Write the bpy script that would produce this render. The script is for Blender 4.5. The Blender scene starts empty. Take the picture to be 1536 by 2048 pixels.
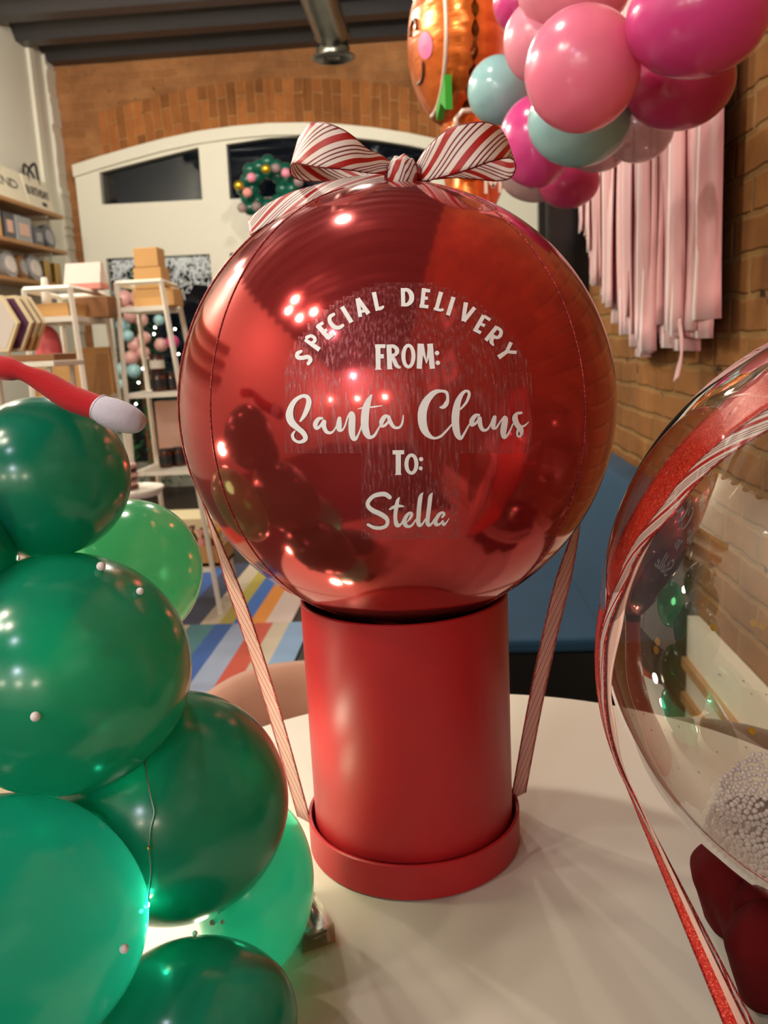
import bpy, bmesh, math, random
from mathutils import Vector, Matrix
from mathutils.geometry import tessellate_polygon
random.seed(7)
sc = bpy.context.scene
COL = sc.collection
PI = math.pi

# ------------------------------------------------------------------ camera
FPX = 1700.0
vy = Vector((872-768, -(682-1024), -FPX)).normalized()
vx = Vector((1, .05, 0)); vx = (vx - vx.dot(vy)*vy).normalized()
vz = vx.cross(vy)
W2C = Matrix((vx, vy, vz))                 # rows: room axes seen by the camera
CAM = Vector((0, 0, 1.25))
cd = bpy.data.cameras.new('camera'); cam = bpy.data.objects.new('camera', cd); COL.objects.link(cam)
cam.matrix_world = Matrix.Translation(CAM) @ W2C.to_4x4()
cd.sensor_fit = 'VERTICAL'; cd.sensor_height = 24; cd.lens = 24*FPX/2048
cd.clip_start = .02; cd.clip_end = 60
cd.dof.use_dof = True; cd.dof.focus_distance = .63; cd.dof.aperture_fstop = 7.5
sc.camera = cam
def ray(px, py): return (W2C @ Vector((px-768, 1024-py, -FPX))).normalized()
def at(px, py, Y): d = ray(px, py); return CAM + d*(Y/d.y)
def onz(px, py, z): d = ray(px, py); return CAM + d*((z-CAM.z)/d.z)
def onx(px, py, x): d = ray(px, py); return CAM + d*(x/d.x)
def hit(px, py, c, r, far=False):
    d = ray(px, py); oc = CAM-c; b = oc.dot(d); q = max(b*b-oc.dot(oc)+r*r, 0)
    return CAM + d*(-b + (math.sqrt(q) if far else -math.sqrt(q)))

# ------------------------------------------------------------------ light and exposure
w = bpy.data.worlds.new('night'); sc.world = w; w.use_nodes = True
w.node_tree.nodes['Background'].inputs[0].default_value = (.05, .06, .08, 1)
w.node_tree.nodes['Background'].inputs[1].default_value = .06
vs = sc.view_settings; vs.view_transform = 'Standard'; vs.look = 'None'; vs.gamma = 1; vs.use_curve_mapping = False
vs.exposure = 1.15
sc.cycles.use_denoising = True
sc.cycles.sample_clamp_indirect = 4
sc.cycles.caustics_reflective = False; sc.cycles.caustics_refractive = False
sc.cycles.transparent_max_bounces = 24; sc.cycles.max_bounces = 8
WARM = (1, .92, .79); COOL = (.78, .84, 1)
def point(loc, power, color=WARM, r=.05, name='lamp_light'):
    l = bpy.data.lights.new(name, 'POINT'); l.energy = power; l.color = color; l.shadow_soft_size = r
    o = bpy.data.objects.new(name, l); COL.objects.link(o); o.location = loc; return o
def area(loc, tgt, sx, sy, power, color=WARM):
    l = bpy.data.lights.new('area_light', 'AREA'); l.shape = 'RECTANGLE'; l.size = sx; l.size_y = sy; l.energy = power; l.color = color
    o = bpy.data.objects.new('area_light', l); COL.objects.link(o); o.location = loc
    o.rotation_euler = (Vector(tgt)-Vector(loc)).to_track_quat('-Z', 'Y').to_euler(); return o
LAMPS = [  # where the track spots hang; power in watts
    ((-2.05, -.05, 3.35), 16), ((-1.75, .1, 3.35), 16), ((-1.95, -.45, 3.35), 16), ((-1.55, -.5, 3.35), 16),
    ((-2.6, 3.1, 3.35), 26), ((-2.9, 3.4, 3.35), 26), ((-2.5, 3.7, 3.35), 26),
    ((-1.7, 4.95, 3.4), 48), ((-.5, 4.95, 3.4), 34), ((-.6, 1.6, 3.4), 40)]  # the last one is added to brighten the garland and streamers
PENDANTS = [(-2.66, -4, 2.05), (-1.39, -4, 2.02), (-.28, -4, 2.02)]

# ------------------------------------------------------------------ materials
def lin(c):
    return tuple((x/12.92 if x <= .04045 else ((x+.055)/1.055)**2.4) for x in [v/255 for v in c]) + (1,)
def mat(name, c, rough=.5, metal=0., coat=0., bump=None, sheen=0., sss=0., emit=0., spec=.5, noise=None):
    m = bpy.data.materials.new(name); m.use_nodes = True; nt = m.node_tree; b = nt.nodes['Principled BSDF']
    b.inputs['Base Color'].default_value = lin(c); b.inputs['Roughness'].default_value = rough
    b.inputs['Metallic'].default_value = metal; b.inputs['Coat Weight'].default_value = coat
    b.inputs['Coat Roughness'].default_value = .06
    b.inputs['Specular IOR Level'].default_value = spec
    if sheen: b.inputs['Sheen Weight'].default_value = sheen
    if emit: b.inputs['Emission Color'].default_value = lin(c); b.inputs['Emission Strength'].default_value = emit
    if noise:
        sc_, c2 = noise
        tc = nt.nodes.new('ShaderNodeTexCoord'); n = nt.nodes.new('ShaderNodeTexNoise'); n.inputs['Scale'].default_value = sc_
        n.inputs['Detail'].default_value = 5
        mx = nt.nodes.new('ShaderNodeMix'); mx.data_type = 'RGBA'; mx.inputs['A'].default_value = lin(c); mx.inputs['B'].default_value = lin(c2)
        nt.links.new(tc.outputs['Object'], n.inputs['Vector']); nt.links.new(n.outputs['Fac'], mx.inputs['Factor'])
        nt.links.new(mx.outputs['Result'], b.inputs['Base Color'])
    if bump:
        s, d = bump; n = nt.nodes.new('ShaderNodeTexNoise'); n.inputs['Scale'].default_value = s; n.inputs['Detail'].default_value = 4
        tc = nt.nodes.new('ShaderNodeTexCoord'); bp = nt.nodes.new('ShaderNodeBump'); bp.inputs['Strength'].default_value = .6; bp.inputs['Distance'].default_value = d
        nt.links.new(tc.outputs['Object'], n.inputs['Vector']); nt.links.new(n.outputs['Fac'], bp.inputs['Height']); nt.links.new(bp.outputs[0], b.inputs['Normal'])
    return m
def latex(name, c, trans=.35, clear=.06, rough=.12, tr_c=None):
    m = bpy.data.materials.new(name); m.use_nodes = True; nt = m.node_tree; nt.nodes.clear(); N = nt.nodes.new; L = nt.links.new
    out = N('ShaderNodeOutputMaterial'); d = N('ShaderNodeBsdfDiffuse'); t = N('ShaderNodeBsdfTranslucent'); g = N('ShaderNodeBsdfGlossy'); tp = N('ShaderNodeBsdfTransparent')
    d.inputs[0].default_value = lin(c); t.inputs[0].default_value = lin(tr_c or c); tp.inputs[0].default_value = lin(tr_c or c)
    g.inputs['Roughness'].default_value = rough; g.inputs[0].default_value = (1, 1, 1, 1)
    m1 = N('ShaderNodeMixShader'); m1.inputs[0].default_value = trans; L(d.outputs[0], m1.inputs[1]); L(t.outputs[0], m1.inputs[2])
    m2 = N('ShaderNodeMixShader'); m2.inputs[0].default_value = clear; L(m1.outputs[0], m2.inputs[1]); L(tp.outputs[0], m2.inputs[2])
    f = N('ShaderNodeFresnel'); ge_ = N('ShaderNodeNewGeometry'); io = N('ShaderNodeMix'); io.inputs['A'].default_value = 1.5; io.inputs['B'].default_value = 1/1.5; L(ge_.outputs['Backfacing'], io.inputs['Factor']); L(io.outputs['Result'], f.inputs[0])
    m3 = N('ShaderNodeMixShader'); L(f.outputs[0], m3.inputs[0]); L(m2.outputs[0], m3.inputs[1]); L(g.outputs[0], m3.inputs[2])
    L(m3.outputs[0], out.inputs[0]); return m
def clear_shell(name, tint=(255, 255, 255), gain=1.7, rough=.01, base=.02):
    m = bpy.data.materials.new(name); m.use_nodes = True; nt = m.node_tree; nt.nodes.clear(); N = nt.nodes.new; L = nt.links.new
    out = N('ShaderNodeOutputMaterial'); g = N('ShaderNodeBsdfGlossy'); tp = N('ShaderNodeBsdfTransparent')
    f = N('ShaderNodeFresnel'); ge_ = N('ShaderNodeNewGeometry'); io = N('ShaderNodeMix'); io.inputs['A'].default_value = 1.5; io.inputs['B'].default_value = 1/1.5; L(ge_.outputs['Backfacing'], io.inputs['Factor']); L(io.outputs['Result'], f.inputs[0])
    g.inputs['Roughness'].default_value = rough; g.inputs[0].default_value = (1, 1, 1, 1); tp.inputs[0].default_value = lin(tint)
    ma = N('ShaderNodeMath'); ma.operation = 'MULTIPLY_ADD'; ma.inputs[1].default_value = gain; ma.inputs[2].default_value = base; ma.use_clamp = True
    L(f.outputs[0], ma.inputs[0]); mx = N('ShaderNodeMixShader'); L(ma.outputs[0], mx.inputs[0]); L(tp.outputs[0], mx.inputs[1]); L(g.outputs[0], mx.inputs[2])
    L(mx.outputs[0], out.inputs[0]); return m
def brick(name, c1, c2, mortar, axes='yz', scale=1.0, uv=False, mort=.012, bw=.22, rh=.075, bumpd=.006):
    m = bpy.data.materials.new(name); m.use_nodes = True; nt = m.node_tree; b = nt.nodes['Principled BSDF']; N = nt.nodes.new; L = nt.links.new
    b.inputs['Roughness'].default_value = .85; b.inputs['Specular IOR Level'].default_value = .25
    if uv:
        tc = N('ShaderNodeTexCoord'); src = tc.outputs['UV']
    else:
        ge = N('ShaderNodeNewGeometry'); se = N('ShaderNodeSeparateXYZ'); L(ge.outputs['Position'], se.inputs[0]); co = N('ShaderNodeCombineXYZ')
        L(se.outputs[axes[0].upper()], co.inputs[0]); L(se.outputs[axes[1].upper()], co.inputs[1]); src = co.outputs[0]
    nz = N('ShaderNodeTexNoise'); nz.inputs['Scale'].default_value = 9; nz.inputs['Detail'].default_value = 3; L(src, nz.inputs['Vector'])
    vm = N('ShaderNodeVectorMath'); vm.operation = 'MULTIPLY_ADD'; vm.inputs[1].default_value = (.026, .026, 0); L(nz.outputs['Color'], vm.inputs[0]); L(src, vm.inputs[2])
    t = N('ShaderNodeTexBrick'); t.inputs['Scale'].default_value = scale; t.inputs['Brick Width'].default_value = bw; t.inputs['Row Height'].default_value = rh
    t.inputs['Mortar Size'].default_value = mort; t.inputs['Mortar Smooth'].default_value = .6
    t.inputs['Color1'].default_value = lin(c1); t.inputs['Color2'].default_value = lin(c2); t.inputs['Mortar'].default_value = lin(mortar)
    L(vm.outputs[0], t.inputs['Vector'])
    n2 = N('ShaderNodeTexNoise'); n2.inputs['Scale'].default_value = 2.5; n2.inputs['Detail'].default_value = 9; n2.inputs['Roughness'].default_value = .7; L(src, n2.inputs['Vector'])
    ramp = N('ShaderNodeValToRGB'); ramp.color_ramp.elements[0].position = .3; ramp.color_ramp.elements[0].color = (.45, .42, .38, 1); ramp.color_ramp.elements[1].position = .68; ramp.color_ramp.elements[1].color = (1.15, 1.12, 1.0, 1)
    L(n2.outputs['Fac'], ramp.inputs[0])
    mx = N('ShaderNodeMix'); mx.data_type = 'RGBA'; mx.blend_type = 'MULTIPLY'; mx.inputs['Factor'].default_value = .8
    L(t.outputs['Color'], mx.inputs['A']); L(ramp.outputs[0], mx.inputs['B'])
    # dark holes where mortar has fallen out
    n3 = N('ShaderNodeTexNoise'); n3.inputs['Scale'].default_value = 11; n3.inputs['Detail'].default_value = 4; L(src, n3.inputs['Vector'])
    gt = N('ShaderNodeMath'); gt.operation = 'GREATER_THAN'; gt.inputs[1].default_value = .67; L(n3.outputs['Fac'], gt.inputs[0])
    mu = N('ShaderNodeMath'); mu.operation = 'MULTIPLY'; L(gt.outputs[0], mu.inputs[0]); L(t.outputs['Fac'], mu.inputs[1])
    mx2 = N('ShaderNodeMix'); mx2.data_type = 'RGBA'; mx2.inputs['B'].default_value = lin((60, 38, 20)); L(mu.outputs[0], mx2.inputs['Factor']); L(mx.outputs['Result'], mx2.inputs['A'])
    L(mx2.outputs['Result'], b.inputs['Base Color'])
    inv = N('ShaderNodeMath'); inv.operation = 'MULTIPLY_ADD'; inv.inputs[1].default_value = -1; inv.inputs[2].default_value = 1; L(t.outputs['Fac'], inv.inputs[0])
    ad = N('ShaderNodeMath'); ad.operation = 'MULTIPLY_ADD'; ad.inputs[1].default_value = .8; L(n2.outputs['Fac'], ad.inputs[0]); L(inv.outputs[0], ad.inputs[2])
    bp = N('ShaderNodeBump'); bp.inputs['Strength'].default_value = .9; bp.inputs['Distance'].default_value = bumpd; L(ad.outputs[0], bp.inputs['Height']); L(bp.outputs[0], b.inputs['Normal'])
    return m
def candy(name, base=(238, 225, 220), trans=.25, period=.042, slope=1.0, thick=(186, 30, 26), thin=(132, 40, 44), width=.05):
    """diagonal candy stripes: UV u = metres along the ribbon, v = 0..1 across it"""
    m = bpy.data.materials.new(name); m.use_nodes = True; nt = m.node_tree; b = nt.nodes['Principled BSDF']; N = nt.nodes.new; L = nt.links.new
    tc = N('ShaderNodeTexCoord'); se = N('ShaderNodeSeparateXYZ'); L(tc.outputs['UV'], se.inputs[0])
    s = N('ShaderNodeMath'); s.operation = 'MULTIPLY_ADD'; s.inputs[1].default_value = width*slope; L(se.outputs[1], s.inputs[0]); L(se.outputs[0], s.inputs[2])
    dv = N('ShaderNodeMath'); dv.operation = 'DIVIDE'; dv.inputs[1].default_value = period; L(s.outputs[0], dv.inputs[0])
    fr = N('ShaderNodeMath'); fr.operation = 'FRACT'; L(dv.outputs[0], fr.inputs[0])
    r = N('ShaderNodeValToRGB'); cr = r.color_ramp; cr.interpolation = 'CONSTANT'
    stops = [(0, thick), (.25, base), (.42, thin), (.48, base), (.58, thin), (.64, base), (.74, thin), (.80, base)]
    cr.elements[0].position = 0; cr.elements[0].color = lin(stops[0][1]); cr.elements[1].position = stops[1][0]; cr.elements[1].color = lin(stops[1][1])
    for p, c in stops[2:]: e = cr.elements.new(p); e.color = lin(c)
    L(fr.outputs[0], r.inputs[0])
    # wired glitter edge
    a = N('ShaderNodeMath'); a.operation = 'SUBTRACT'; a.inputs[1].default_value = .5; L(se.outputs[1], a.inputs[0])
    ab = N('ShaderNodeMath'); ab.operation = 'ABSOLUTE'; L(a.outputs[0], ab.inputs[0])
    gt = N('ShaderNodeMath'); gt.operation = 'GREATER_THAN'; gt.inputs[1].default_value = .47; L(ab.outputs[0], gt.inputs[0])
    mx = N('ShaderNodeMix'); mx.data_type = 'RGBA'; mx.inputs['B'].default_value = lin((125, 20, 26)); L(gt.outputs[0], mx.inputs['Factor']); L(r.outputs[0], mx.inputs['A'])
    L(mx.outputs['Result'], b.inputs['Base Color']); b.inputs['Roughness'].default_value = .45
    n = N('ShaderNodeTexNoise'); n.inputs['Scale'].default_value = 900; L(tc.outputs['Object'], n.inputs['Vector'])
    bp = N('ShaderNodeBump'); bp.inputs['Strength'].default_value = .5; bp.inputs['Distance'].default_value = .0006; L(n.outputs['Fac'], bp.inputs['Height']); L(bp.outputs[0], b.inputs['Normal'])
    b.inputs['Transmission Weight'].default_value = 0
    tr = N('ShaderNodeBsdfTranslucent'); L(mx.outputs['Result'], tr.inputs[0]); ms = N('ShaderNodeMixShader'); ms.inputs[0].default_value = trans
    L(b.outputs[0], ms.inputs[1]); L(tr.outputs[0], ms.inputs[2]); L(ms.outputs[0], nt.nodes['Material Output'].inputs[0])
    return m
def glitter(name, c, hi):
    m = bpy.data.materials.new(name); m.use_nodes = True; nt = m.node_tree; b = nt.nodes['Principled BSDF']; N = nt.nodes.new; L = nt.links.new
    tc = N('ShaderNodeTexCoord'); v = N('ShaderNodeTexVoronoi'); v.inputs['Scale'].default_value = 1100; L(tc.outputs['Object'], v.inputs['Vector'])
    mx = N('ShaderNodeMix'); mx.data_type = 'RGBA'; mx.inputs['A'].default_value = lin(c); mx.inputs['B'].default_value = lin(hi)
    se = N('ShaderNodeSeparateColor'); L(v.outputs['Color'], se.inputs[0]); pw = N('ShaderNodeMath'); pw.operation = 'POWER'; pw.inputs[1].default_value = 4; L(se.outputs[0], pw.inputs[0])
    L(pw.outputs[0], mx.inputs['Factor']); L(mx.outputs['Result'], b.inputs['Base Color']); b.inputs['Metallic'].default_value = .15; b.inputs['Roughness'].default_value = .35
    bp = N('ShaderNodeBump'); bp.inputs['Strength'].default_value = 1; bp.inputs['Distance'].default_value = .0012; L(se.outputs[1], bp.inputs['Height']); L(bp.outputs[0], b.inputs['Normal'])
    return m
def foil(name, c, rough=.07, wr=(0, 0), diff=0.0):
    m = mat(name, c, rough, 1.0)
    nt = m.node_tree; b = nt.nodes['Principled BSDF']; b.inputs['Metallic'].default_value = 1-diff
    if wr[0]:
        n = nt.nodes.new('ShaderNodeTexNoise'); n.inputs['Scale'].default_value = wr[0]; n.inputs['Detail'].default_value = 2
        tc = nt.nodes.new('ShaderNodeTexCoord'); bp = nt.nodes.new('ShaderNodeBump'); bp.inputs['Distance'].default_value = wr[1]; bp.inputs['Strength'].default_value = .7
        mp = nt.nodes.new('ShaderNodeMapping'); mp.inputs['Scale'].default_value = (1, 1, 4)
        nt.links.new(tc.outputs['Object'], mp.inputs[0]); nt.links.new(mp.outputs[0], n.inputs['Vector']); nt.links.new(n.outputs['Fac'], bp.inputs['Height']); nt.links.new(bp.outputs[0], b.inputs['Normal'])
    return m
def wood(name, c1, c2, sc_=(1, 12, 12)):
    m = mat(name, c1, .55); nt = m.node_tree; b = nt.nodes['Principled BSDF']; N = nt.nodes.new; L = nt.links.new
    tc = N('ShaderNodeTexCoord'); mp = N('ShaderNodeMapping'); mp.inputs['Scale'].default_value = sc_; L(tc.outputs['Object'], mp.inputs[0])
    n = N('ShaderNodeTexNoise'); n.inputs['Scale'].default_value = 6; n.inputs['Detail'].default_value = 6; L(mp.outputs[0], n.inputs['Vector'])
    mx = N('ShaderNodeMix'); mx.data_type = 'RGBA'; mx.inputs['A'].default_value = lin(c1); mx.inputs['B'].default_value = lin(c2); L(n.outputs['Fac'], mx.inputs['Factor']); L(mx.outputs['Result'], b.inputs['Base Color'])
    return m
M = dict(
    white=mat('white_paint', (228, 224, 208), .6, bump=(30, .001)),
    frame=mat('white_frame_paint', (226, 222, 205), .5),
    metal_white=mat('white_metal', (235, 230, 215), .4),
    table=mat('white_laminate', (212, 203, 190), .38, spec=.35),
    ceil=mat('dark_ceiling_steel', (52, 50, 52), .42),
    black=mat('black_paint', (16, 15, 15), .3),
    brick_back=brick('orange_brick', (176, 122, 80), (160, 108, 68), (176, 128, 88), 'xz', mort=.007, bumpd=.003),
    brick_right=brick('ochre_brick', (150, 102, 56), (130, 86, 46), (142, 108, 66), 'yz', mort=.011, bw=.23, rh=.083, bumpd=.005),
    brick_arch=brick('arch_brick', (186, 116, 64), (140, 88, 48), (196, 150, 100), uv=True, bw=.30, rh=.085, mort=.006),
    floor=wood('dark_floor', (70, 58, 48), (48, 40, 34)),
    glass=clear_shell('window_glass', (200, 210, 220), .5, .01, .0),
    ply=wood('light_plywood', (206, 160, 98), (186, 138, 78), (1, 1, 10)),
    oak=wood('brown_wood', (150, 100, 56), (128, 84, 46), (1, 1, 10)),
    plank=wood('shelf_wood', (188, 140, 88), (160, 112, 66), (8, 1, 8)),
    kraft=mat('kraft_card', (214, 166, 104), .75),
    canvas=mat('canvas', (232, 222, 196), .8),
    ink=mat('black_ink', (40, 34, 38), .6),
    duct=mat('galvanised_steel', (150, 150, 140), .34, 1.0, noise=(8, (110, 112, 104))),
    steel=mat('brushed_steel', (150, 145, 140), .3, 1.0),
    brass=mat('brass', (200, 160, 90), .35, 1.0),
    bulb=mat('lit_bulb', (255, 226, 170), .3, emit=28),
    bulb_cool=mat('cool_lit_bulb', (205, 215, 255), .3, emit=24),
    led=mat('lit_led', (255, 246, 210), .3, emit=14),
    box=mat('red_matte_card', (172, 28, 34), .42, spec=.4, coat=.0),
    foil_red=foil('red_foil', (184, 58, 58), .10, diff=.25),
    seam=mat('dark_red_seam', (110, 14, 18), .35, .6),
    vinyl=mat('white_vinyl', (243, 244, 248), .45),
    ribbon=candy('candy_stripe_ribbon'),
    ribbon_l=candy('candy_stripe_ribbon_mirrored', slope=-1.1),
    ribbon_t=candy('candy_stripe_tail', slope=1.7, width=.036),
    ribbon2=candy('sheer_candy_ribbon', base=(240, 208, 200), trans=.35, period=.022, slope=2.2, thick=(190, 90, 86), thin=(176, 96, 92), width=.03),
    glit=glitter('red_glitter', (196, 22, 20), (255, 120, 90)),
    glit_d=glitter('dark_red_glitter', (120, 16, 22), (240, 90, 80)),
    satin=mat('pale_pink_satin', (226, 180, 168), .35),
    bubble=clear_shell('clear_bubble', (246, 244, 240), 1.9, .006, .025),
    foam=mat('foam_white', (238, 228, 232), .7),
    gold=mat('gold_foil', (230, 190, 60), .3, .8),
    shard=mat('iridescent_flake', (225, 220, 235), .15, .7),
    velvet=mat('dark_red_velvet', (76, 2, 5), .9, spec=.15),
    blue=mat('blue_velvet', (8, 60, 90), .9, sheen=.05, noise=(5, (5, 46, 72))),
    tan=mat('tan_velvet', (184, 134, 110), .9, sheen=.3, noise=(14, (168, 120, 98))),
    brownv=mat('brown_velvet', (110, 78, 58), .9, sheen=.3),
    felt=mat('red_felt', (176, 8, 24), .95, sheen=.1, bump=(500, .0006)),
    mitten=mat('white_felt', (200, 194, 212), .95, sheen=.1, bump=(500, .0006)),
    tissue=latex('pink_tissue', (236, 160, 162), .35, 0, .9),
    g_dark=latex('dark_green_latex', (16, 128, 110), .5, .10, .2, (28, 165, 136)),
    g_mid=latex('green_latex', (28, 146, 122), .5, .10, .18, (44, 184, 150)),
    g_light=latex('light_green_latex', (62, 124, 94), .40, .14, .16, (74, 158, 112)),
    p_light=latex('pale_pink_latex', (250, 160, 184), .25, 0, .25),
    pastel=latex('pastel_pink_latex', (226, 172, 164), .2, 0, .3),
    p_mid=latex('pink_latex', (250, 134, 168), .25, 0, .22),
    p_hot=latex('magenta_latex', (226, 74, 150), .25, 0, .2),
    p_deep=latex('deep_pink_latex', (206, 62, 118), .2, 0, .25),
    teal=latex('pearl_teal_latex', (158, 204, 208), .15, 0, .18),
    smoke=latex('smoky_clear_latex', (190, 165, 165), .3, .35, .12, (225, 205, 205)),
    wteal=latex('wreath_green_latex', (18, 96, 78), .15, 0, .2),
    gingerb=foil('orange_foil', (222, 112, 44), .26, (7, .007), diff=.4),
    pink=mat('pink_print', (236, 110, 160), .35), greenp=mat('green_print', (50, 160, 50), .35), icing=mat('white_print', (226, 205, 190), .35, .3), brownp=mat('brown_print', (92, 48, 24), .4),
    acryl=clear_shell('clear_acrylic', (244, 242, 234), 1.2, .03, .03),
    cell=mat('battery_grey', (110, 100, 92), .4, .5),
    wire=mat('silver_wire', (150, 160, 150), .3, 1.0),
    amber=mat('amber_glass', (70, 30, 12), .12), jarblack=mat('black_label', (26, 22, 24), .5), label=mat('cream_label', (222, 216, 200), .6),
    lid=mat('black_lid', (30, 26, 28), .35),
    pine=mat('pine_needles', (36, 92, 52), .7), twig=mat('frost_white', (215, 222, 226), .7, emit=.0),
    purple=mat('purple_print', (100, 56, 86), .5), cream=mat('cream_edge', (236, 220, 176), .5),
    pinkbag=mat('pink_bag', (216, 96, 100), .6), grey=mat('grey_pack', (150, 150, 152), .35), greyd=mat('dark_pack', (66, 66, 72), .35),
    peach=mat('peach_print', (222, 178, 158), .5), slate=mat('slate_blue', (70, 120, 150), .6), navy=mat('navy_cloth', (24, 34, 62), .8),
    whitebag=mat('white_paper', (222, 210, 200), .7), coral=mat('coral_print', (226, 150, 138), .7),
    orange=mat('orange_lotion', (232, 160, 60), .4), plate=mat('plate_pink', (196, 150, 144), .4), tabl=mat('white_enamel', (238, 232, 218), .3),
)
# ------------------------------------------------------------------ mesh helpers
def obj(name, bm, m, parent=None, smooth=False, loc=None):
    me = bpy.data.meshes.new(name); bm.normal_update(); bm.to_mesh(me); bm.free()
    ms = m if isinstance(m, (list, tuple)) else [m]
    for x in ms: me.materials.append(x)
    if smooth:
        for p in me.polygons: p.use_smooth = True
    o = bpy.data.objects.new(name, me); COL.objects.link(o)
    if parent is not None: o.parent = parent
    if loc is not None: o.location = loc
    return o
def tag(o, label, cat, group=None, kind=None):
    o['label'] = label; o['category'] = cat
    if group: o['group'] = group
    if kind: o['kind'] = kind
    return o
def thing(name, label, cat, loc, group=None, rz=0):
    o = bpy.data.objects.new(name, None); COL.objects.link(o); o.location = loc; o.rotation_euler = (0, 0, rz); o.empty_display_size = .02
    return tag(o, label, cat, group)
def struct(name, bm, m, parent=None, smooth=False):
    o = obj(name, bm, m, parent, smooth)
    if parent is None: o['kind'] = 'structure'
    return o
def rebase(o, p):
    """move the origin of a world-space mesh to p and keep it where it is"""
    p = Vector(p); o.data.transform(Matrix.Translation(-p)); o.location = p; return o
def box(bm, c, s, mi=0, rot=None, bev=0):
    r = bmesh.ops.create_cube(bm, size=1)['verts']
    bmesh.ops.scale(bm, vec=Vector(s), verts=r)
    if bev:
        es = list({e for v in r for e in v.link_edges}); rr = bmesh.ops.bevel(bm, geom=es, offset=bev, segments=2, profile=.5, affect='EDGES')
        r = list({v for f in rr['faces'] for v in f.verts} | {v for v in r if v.is_valid})
    if rot is not None: bmesh.ops.rotate(bm, cent=(0, 0, 0), matrix=rot, verts=r)
    bmesh.ops.translate(bm, vec=Vector(c), verts=r)
    for f in {f for v in r for f in v.link_faces}: f.material_index = mi
    return r
def mbox(c, s, bev=0, rot=None):
    bm = bmesh.new(); box(bm, c, s, 0, rot, bev); return bm
def quadbox(bm, pts8):
    vs_ = [bm.verts.new(p) for p in pts8]
    for f in ((0, 1, 2, 3), (7, 6, 5, 4), (0, 4, 5, 1), (1, 5, 6, 2), (2, 6, 7, 3), (3, 7, 4, 0)): bm.faces.new([vs_[i] for i in f])
def tube(bm, pts, r, seg=8, cap=True, closed=False):
    pts = [Vector(p) for p in pts]; n = len(pts); rings = []; up = None
    for i, p in enumerate(pts):
        if closed: t = (pts[(i+1) % n]-pts[i-1]).normalized()
        else: t = (pts[min(i+1, n-1)]-pts[max(i-1, 0)]).normalized()
        if up is None: up = Vector((0, 0, 1)) if abs(t.z) < .9 else Vector((1, 0, 0))
        a = (up - up.dot(t)*t).normalized(); b_ = t.cross(a); up = a
        rr = r[i] if isinstance(r, (list, tuple)) else r
        rings.append([bm.verts.new(p + (a*math.cos(2*PI*k/seg)+b_*math.sin(2*PI*k/seg))*rr) for k in range(seg)])
    m_ = n if closed else n-1
    for i in range(m_):
        A, B = rings[i], rings[(i+1) % n]
        for k in range(seg): bm.faces.new((A[k], A[(k+1) % seg], B[(k+1) % seg], B[k]))
    if cap and not closed: bm.faces.new(rings[0][::-1]); bm.faces.new(rings[-1])
    return bm
def lathe(prof, seg=48, c=(0, 0, 0), bm=None):
    bm = bm or bmesh.new(); c = Vector(c); rings = []
    for r, z in prof:
        if r < 1e-6: rings.append([bm.verts.new(c+Vector((0, 0, z)))])
        else: rings.append([bm.verts.new(c+Vector((r*math.cos(2*PI*k/seg), r*math.sin(2*PI*k/seg), z))) for k in range(seg)])
    for A, B in zip(rings, rings[1:]):
        for k in range(seg):
            k2 = (k+1) % seg
            if len(A) == 1 and len(B) == 1: continue
            if len(A) == 1: bm.faces.new((A[0], B[k2], B[k]))
            elif len(B) == 1: bm.faces.new((A[k], A[k2], B[0]))
            else: bm.faces.new((A[k], A[k2], B[k2], B[k]))
    return bm
def crom(P, n=6):
    out = []; m_ = len(P)
    for i in range(m_-1):
        p0 = P[max(i-1, 0)]; p1 = P[i]; p2 = P[i+1]; p3 = P[min(i+2, m_-1)]
        for k in range(n):
            t = k/n
            out.append(tuple(.5*((2*b)+(-a+c)*t+(2*a-5*b+4*c-d)*t*t+(-a+3*b-3*c+d)*t**3) for a, b, c, d in zip(p0, p1, p2, p3)))
    out.append(tuple(P[-1])); return out
def band(rows, nc=6, uvscale=1, bulge=None):
    """ribbon surface from rows of (A, B) edge points; UV u = metres along, v = across"""
    bm = bmesh.new(); uvl = bm.loops.layers.uv.new('UVMap'); u = 0; prev = None; vr = []
    for A, B in rows:
        A = Vector(A); B = Vector(B); mid = (A+B)/2
        if prev is not None: u += (mid-prev).length
        prev = mid
        vr.append(([bm.verts.new(A.lerp(B, k/nc)) for k in range(nc+1)], u))
    for (r0, u0), (r1, u1) in zip(vr, vr[1:]):
        for k in range(nc):
            f = bm.faces.new((r0[k], r0[k+1], r1[k+1], r1[k])); uv = ((u0, k/nc), (u0, (k+1)/nc), (u1, (k+1)/nc), (u1, k/nc))
            for l, q in zip(f.loops, uv): l[uvl].uv = q
    return bm
def solid(o, t):
    md = o.modifiers.new('thickness', 'SOLIDIFY'); md.thickness = t; md.offset = 0; return o
def polyprism(outer, holes, y0, y1):
    """outline in the X-Z plane with openings, from y0 to y1"""
    bm = bmesh.new(); loops = [outer]+holes
    flat = [p for l in loops for p in l]
    tris = tessellate_polygon([[Vector((x, z, 0)) for x, z in l] for l in loops])
    F = [bm.verts.new((x, y0, z)) for x, z in flat]; B = [bm.verts.new((x, y1, z)) for x, z in flat]
    for t in tris:
        try: bm.faces.new([F[i] for i in t]); bm.faces.new([B[i] for i in t][::-1])
        except ValueError: pass
    k = 0
    for l in loops:
        n = len(l)
        for i in range(n): bm.faces.new((F[k+i], F[k+(i+1) % n], B[k+(i+1) % n], B[k+i]))
        k += n
    bmesh.ops.recalc_face_normals(bm, faces=bm.faces); return bm
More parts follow.
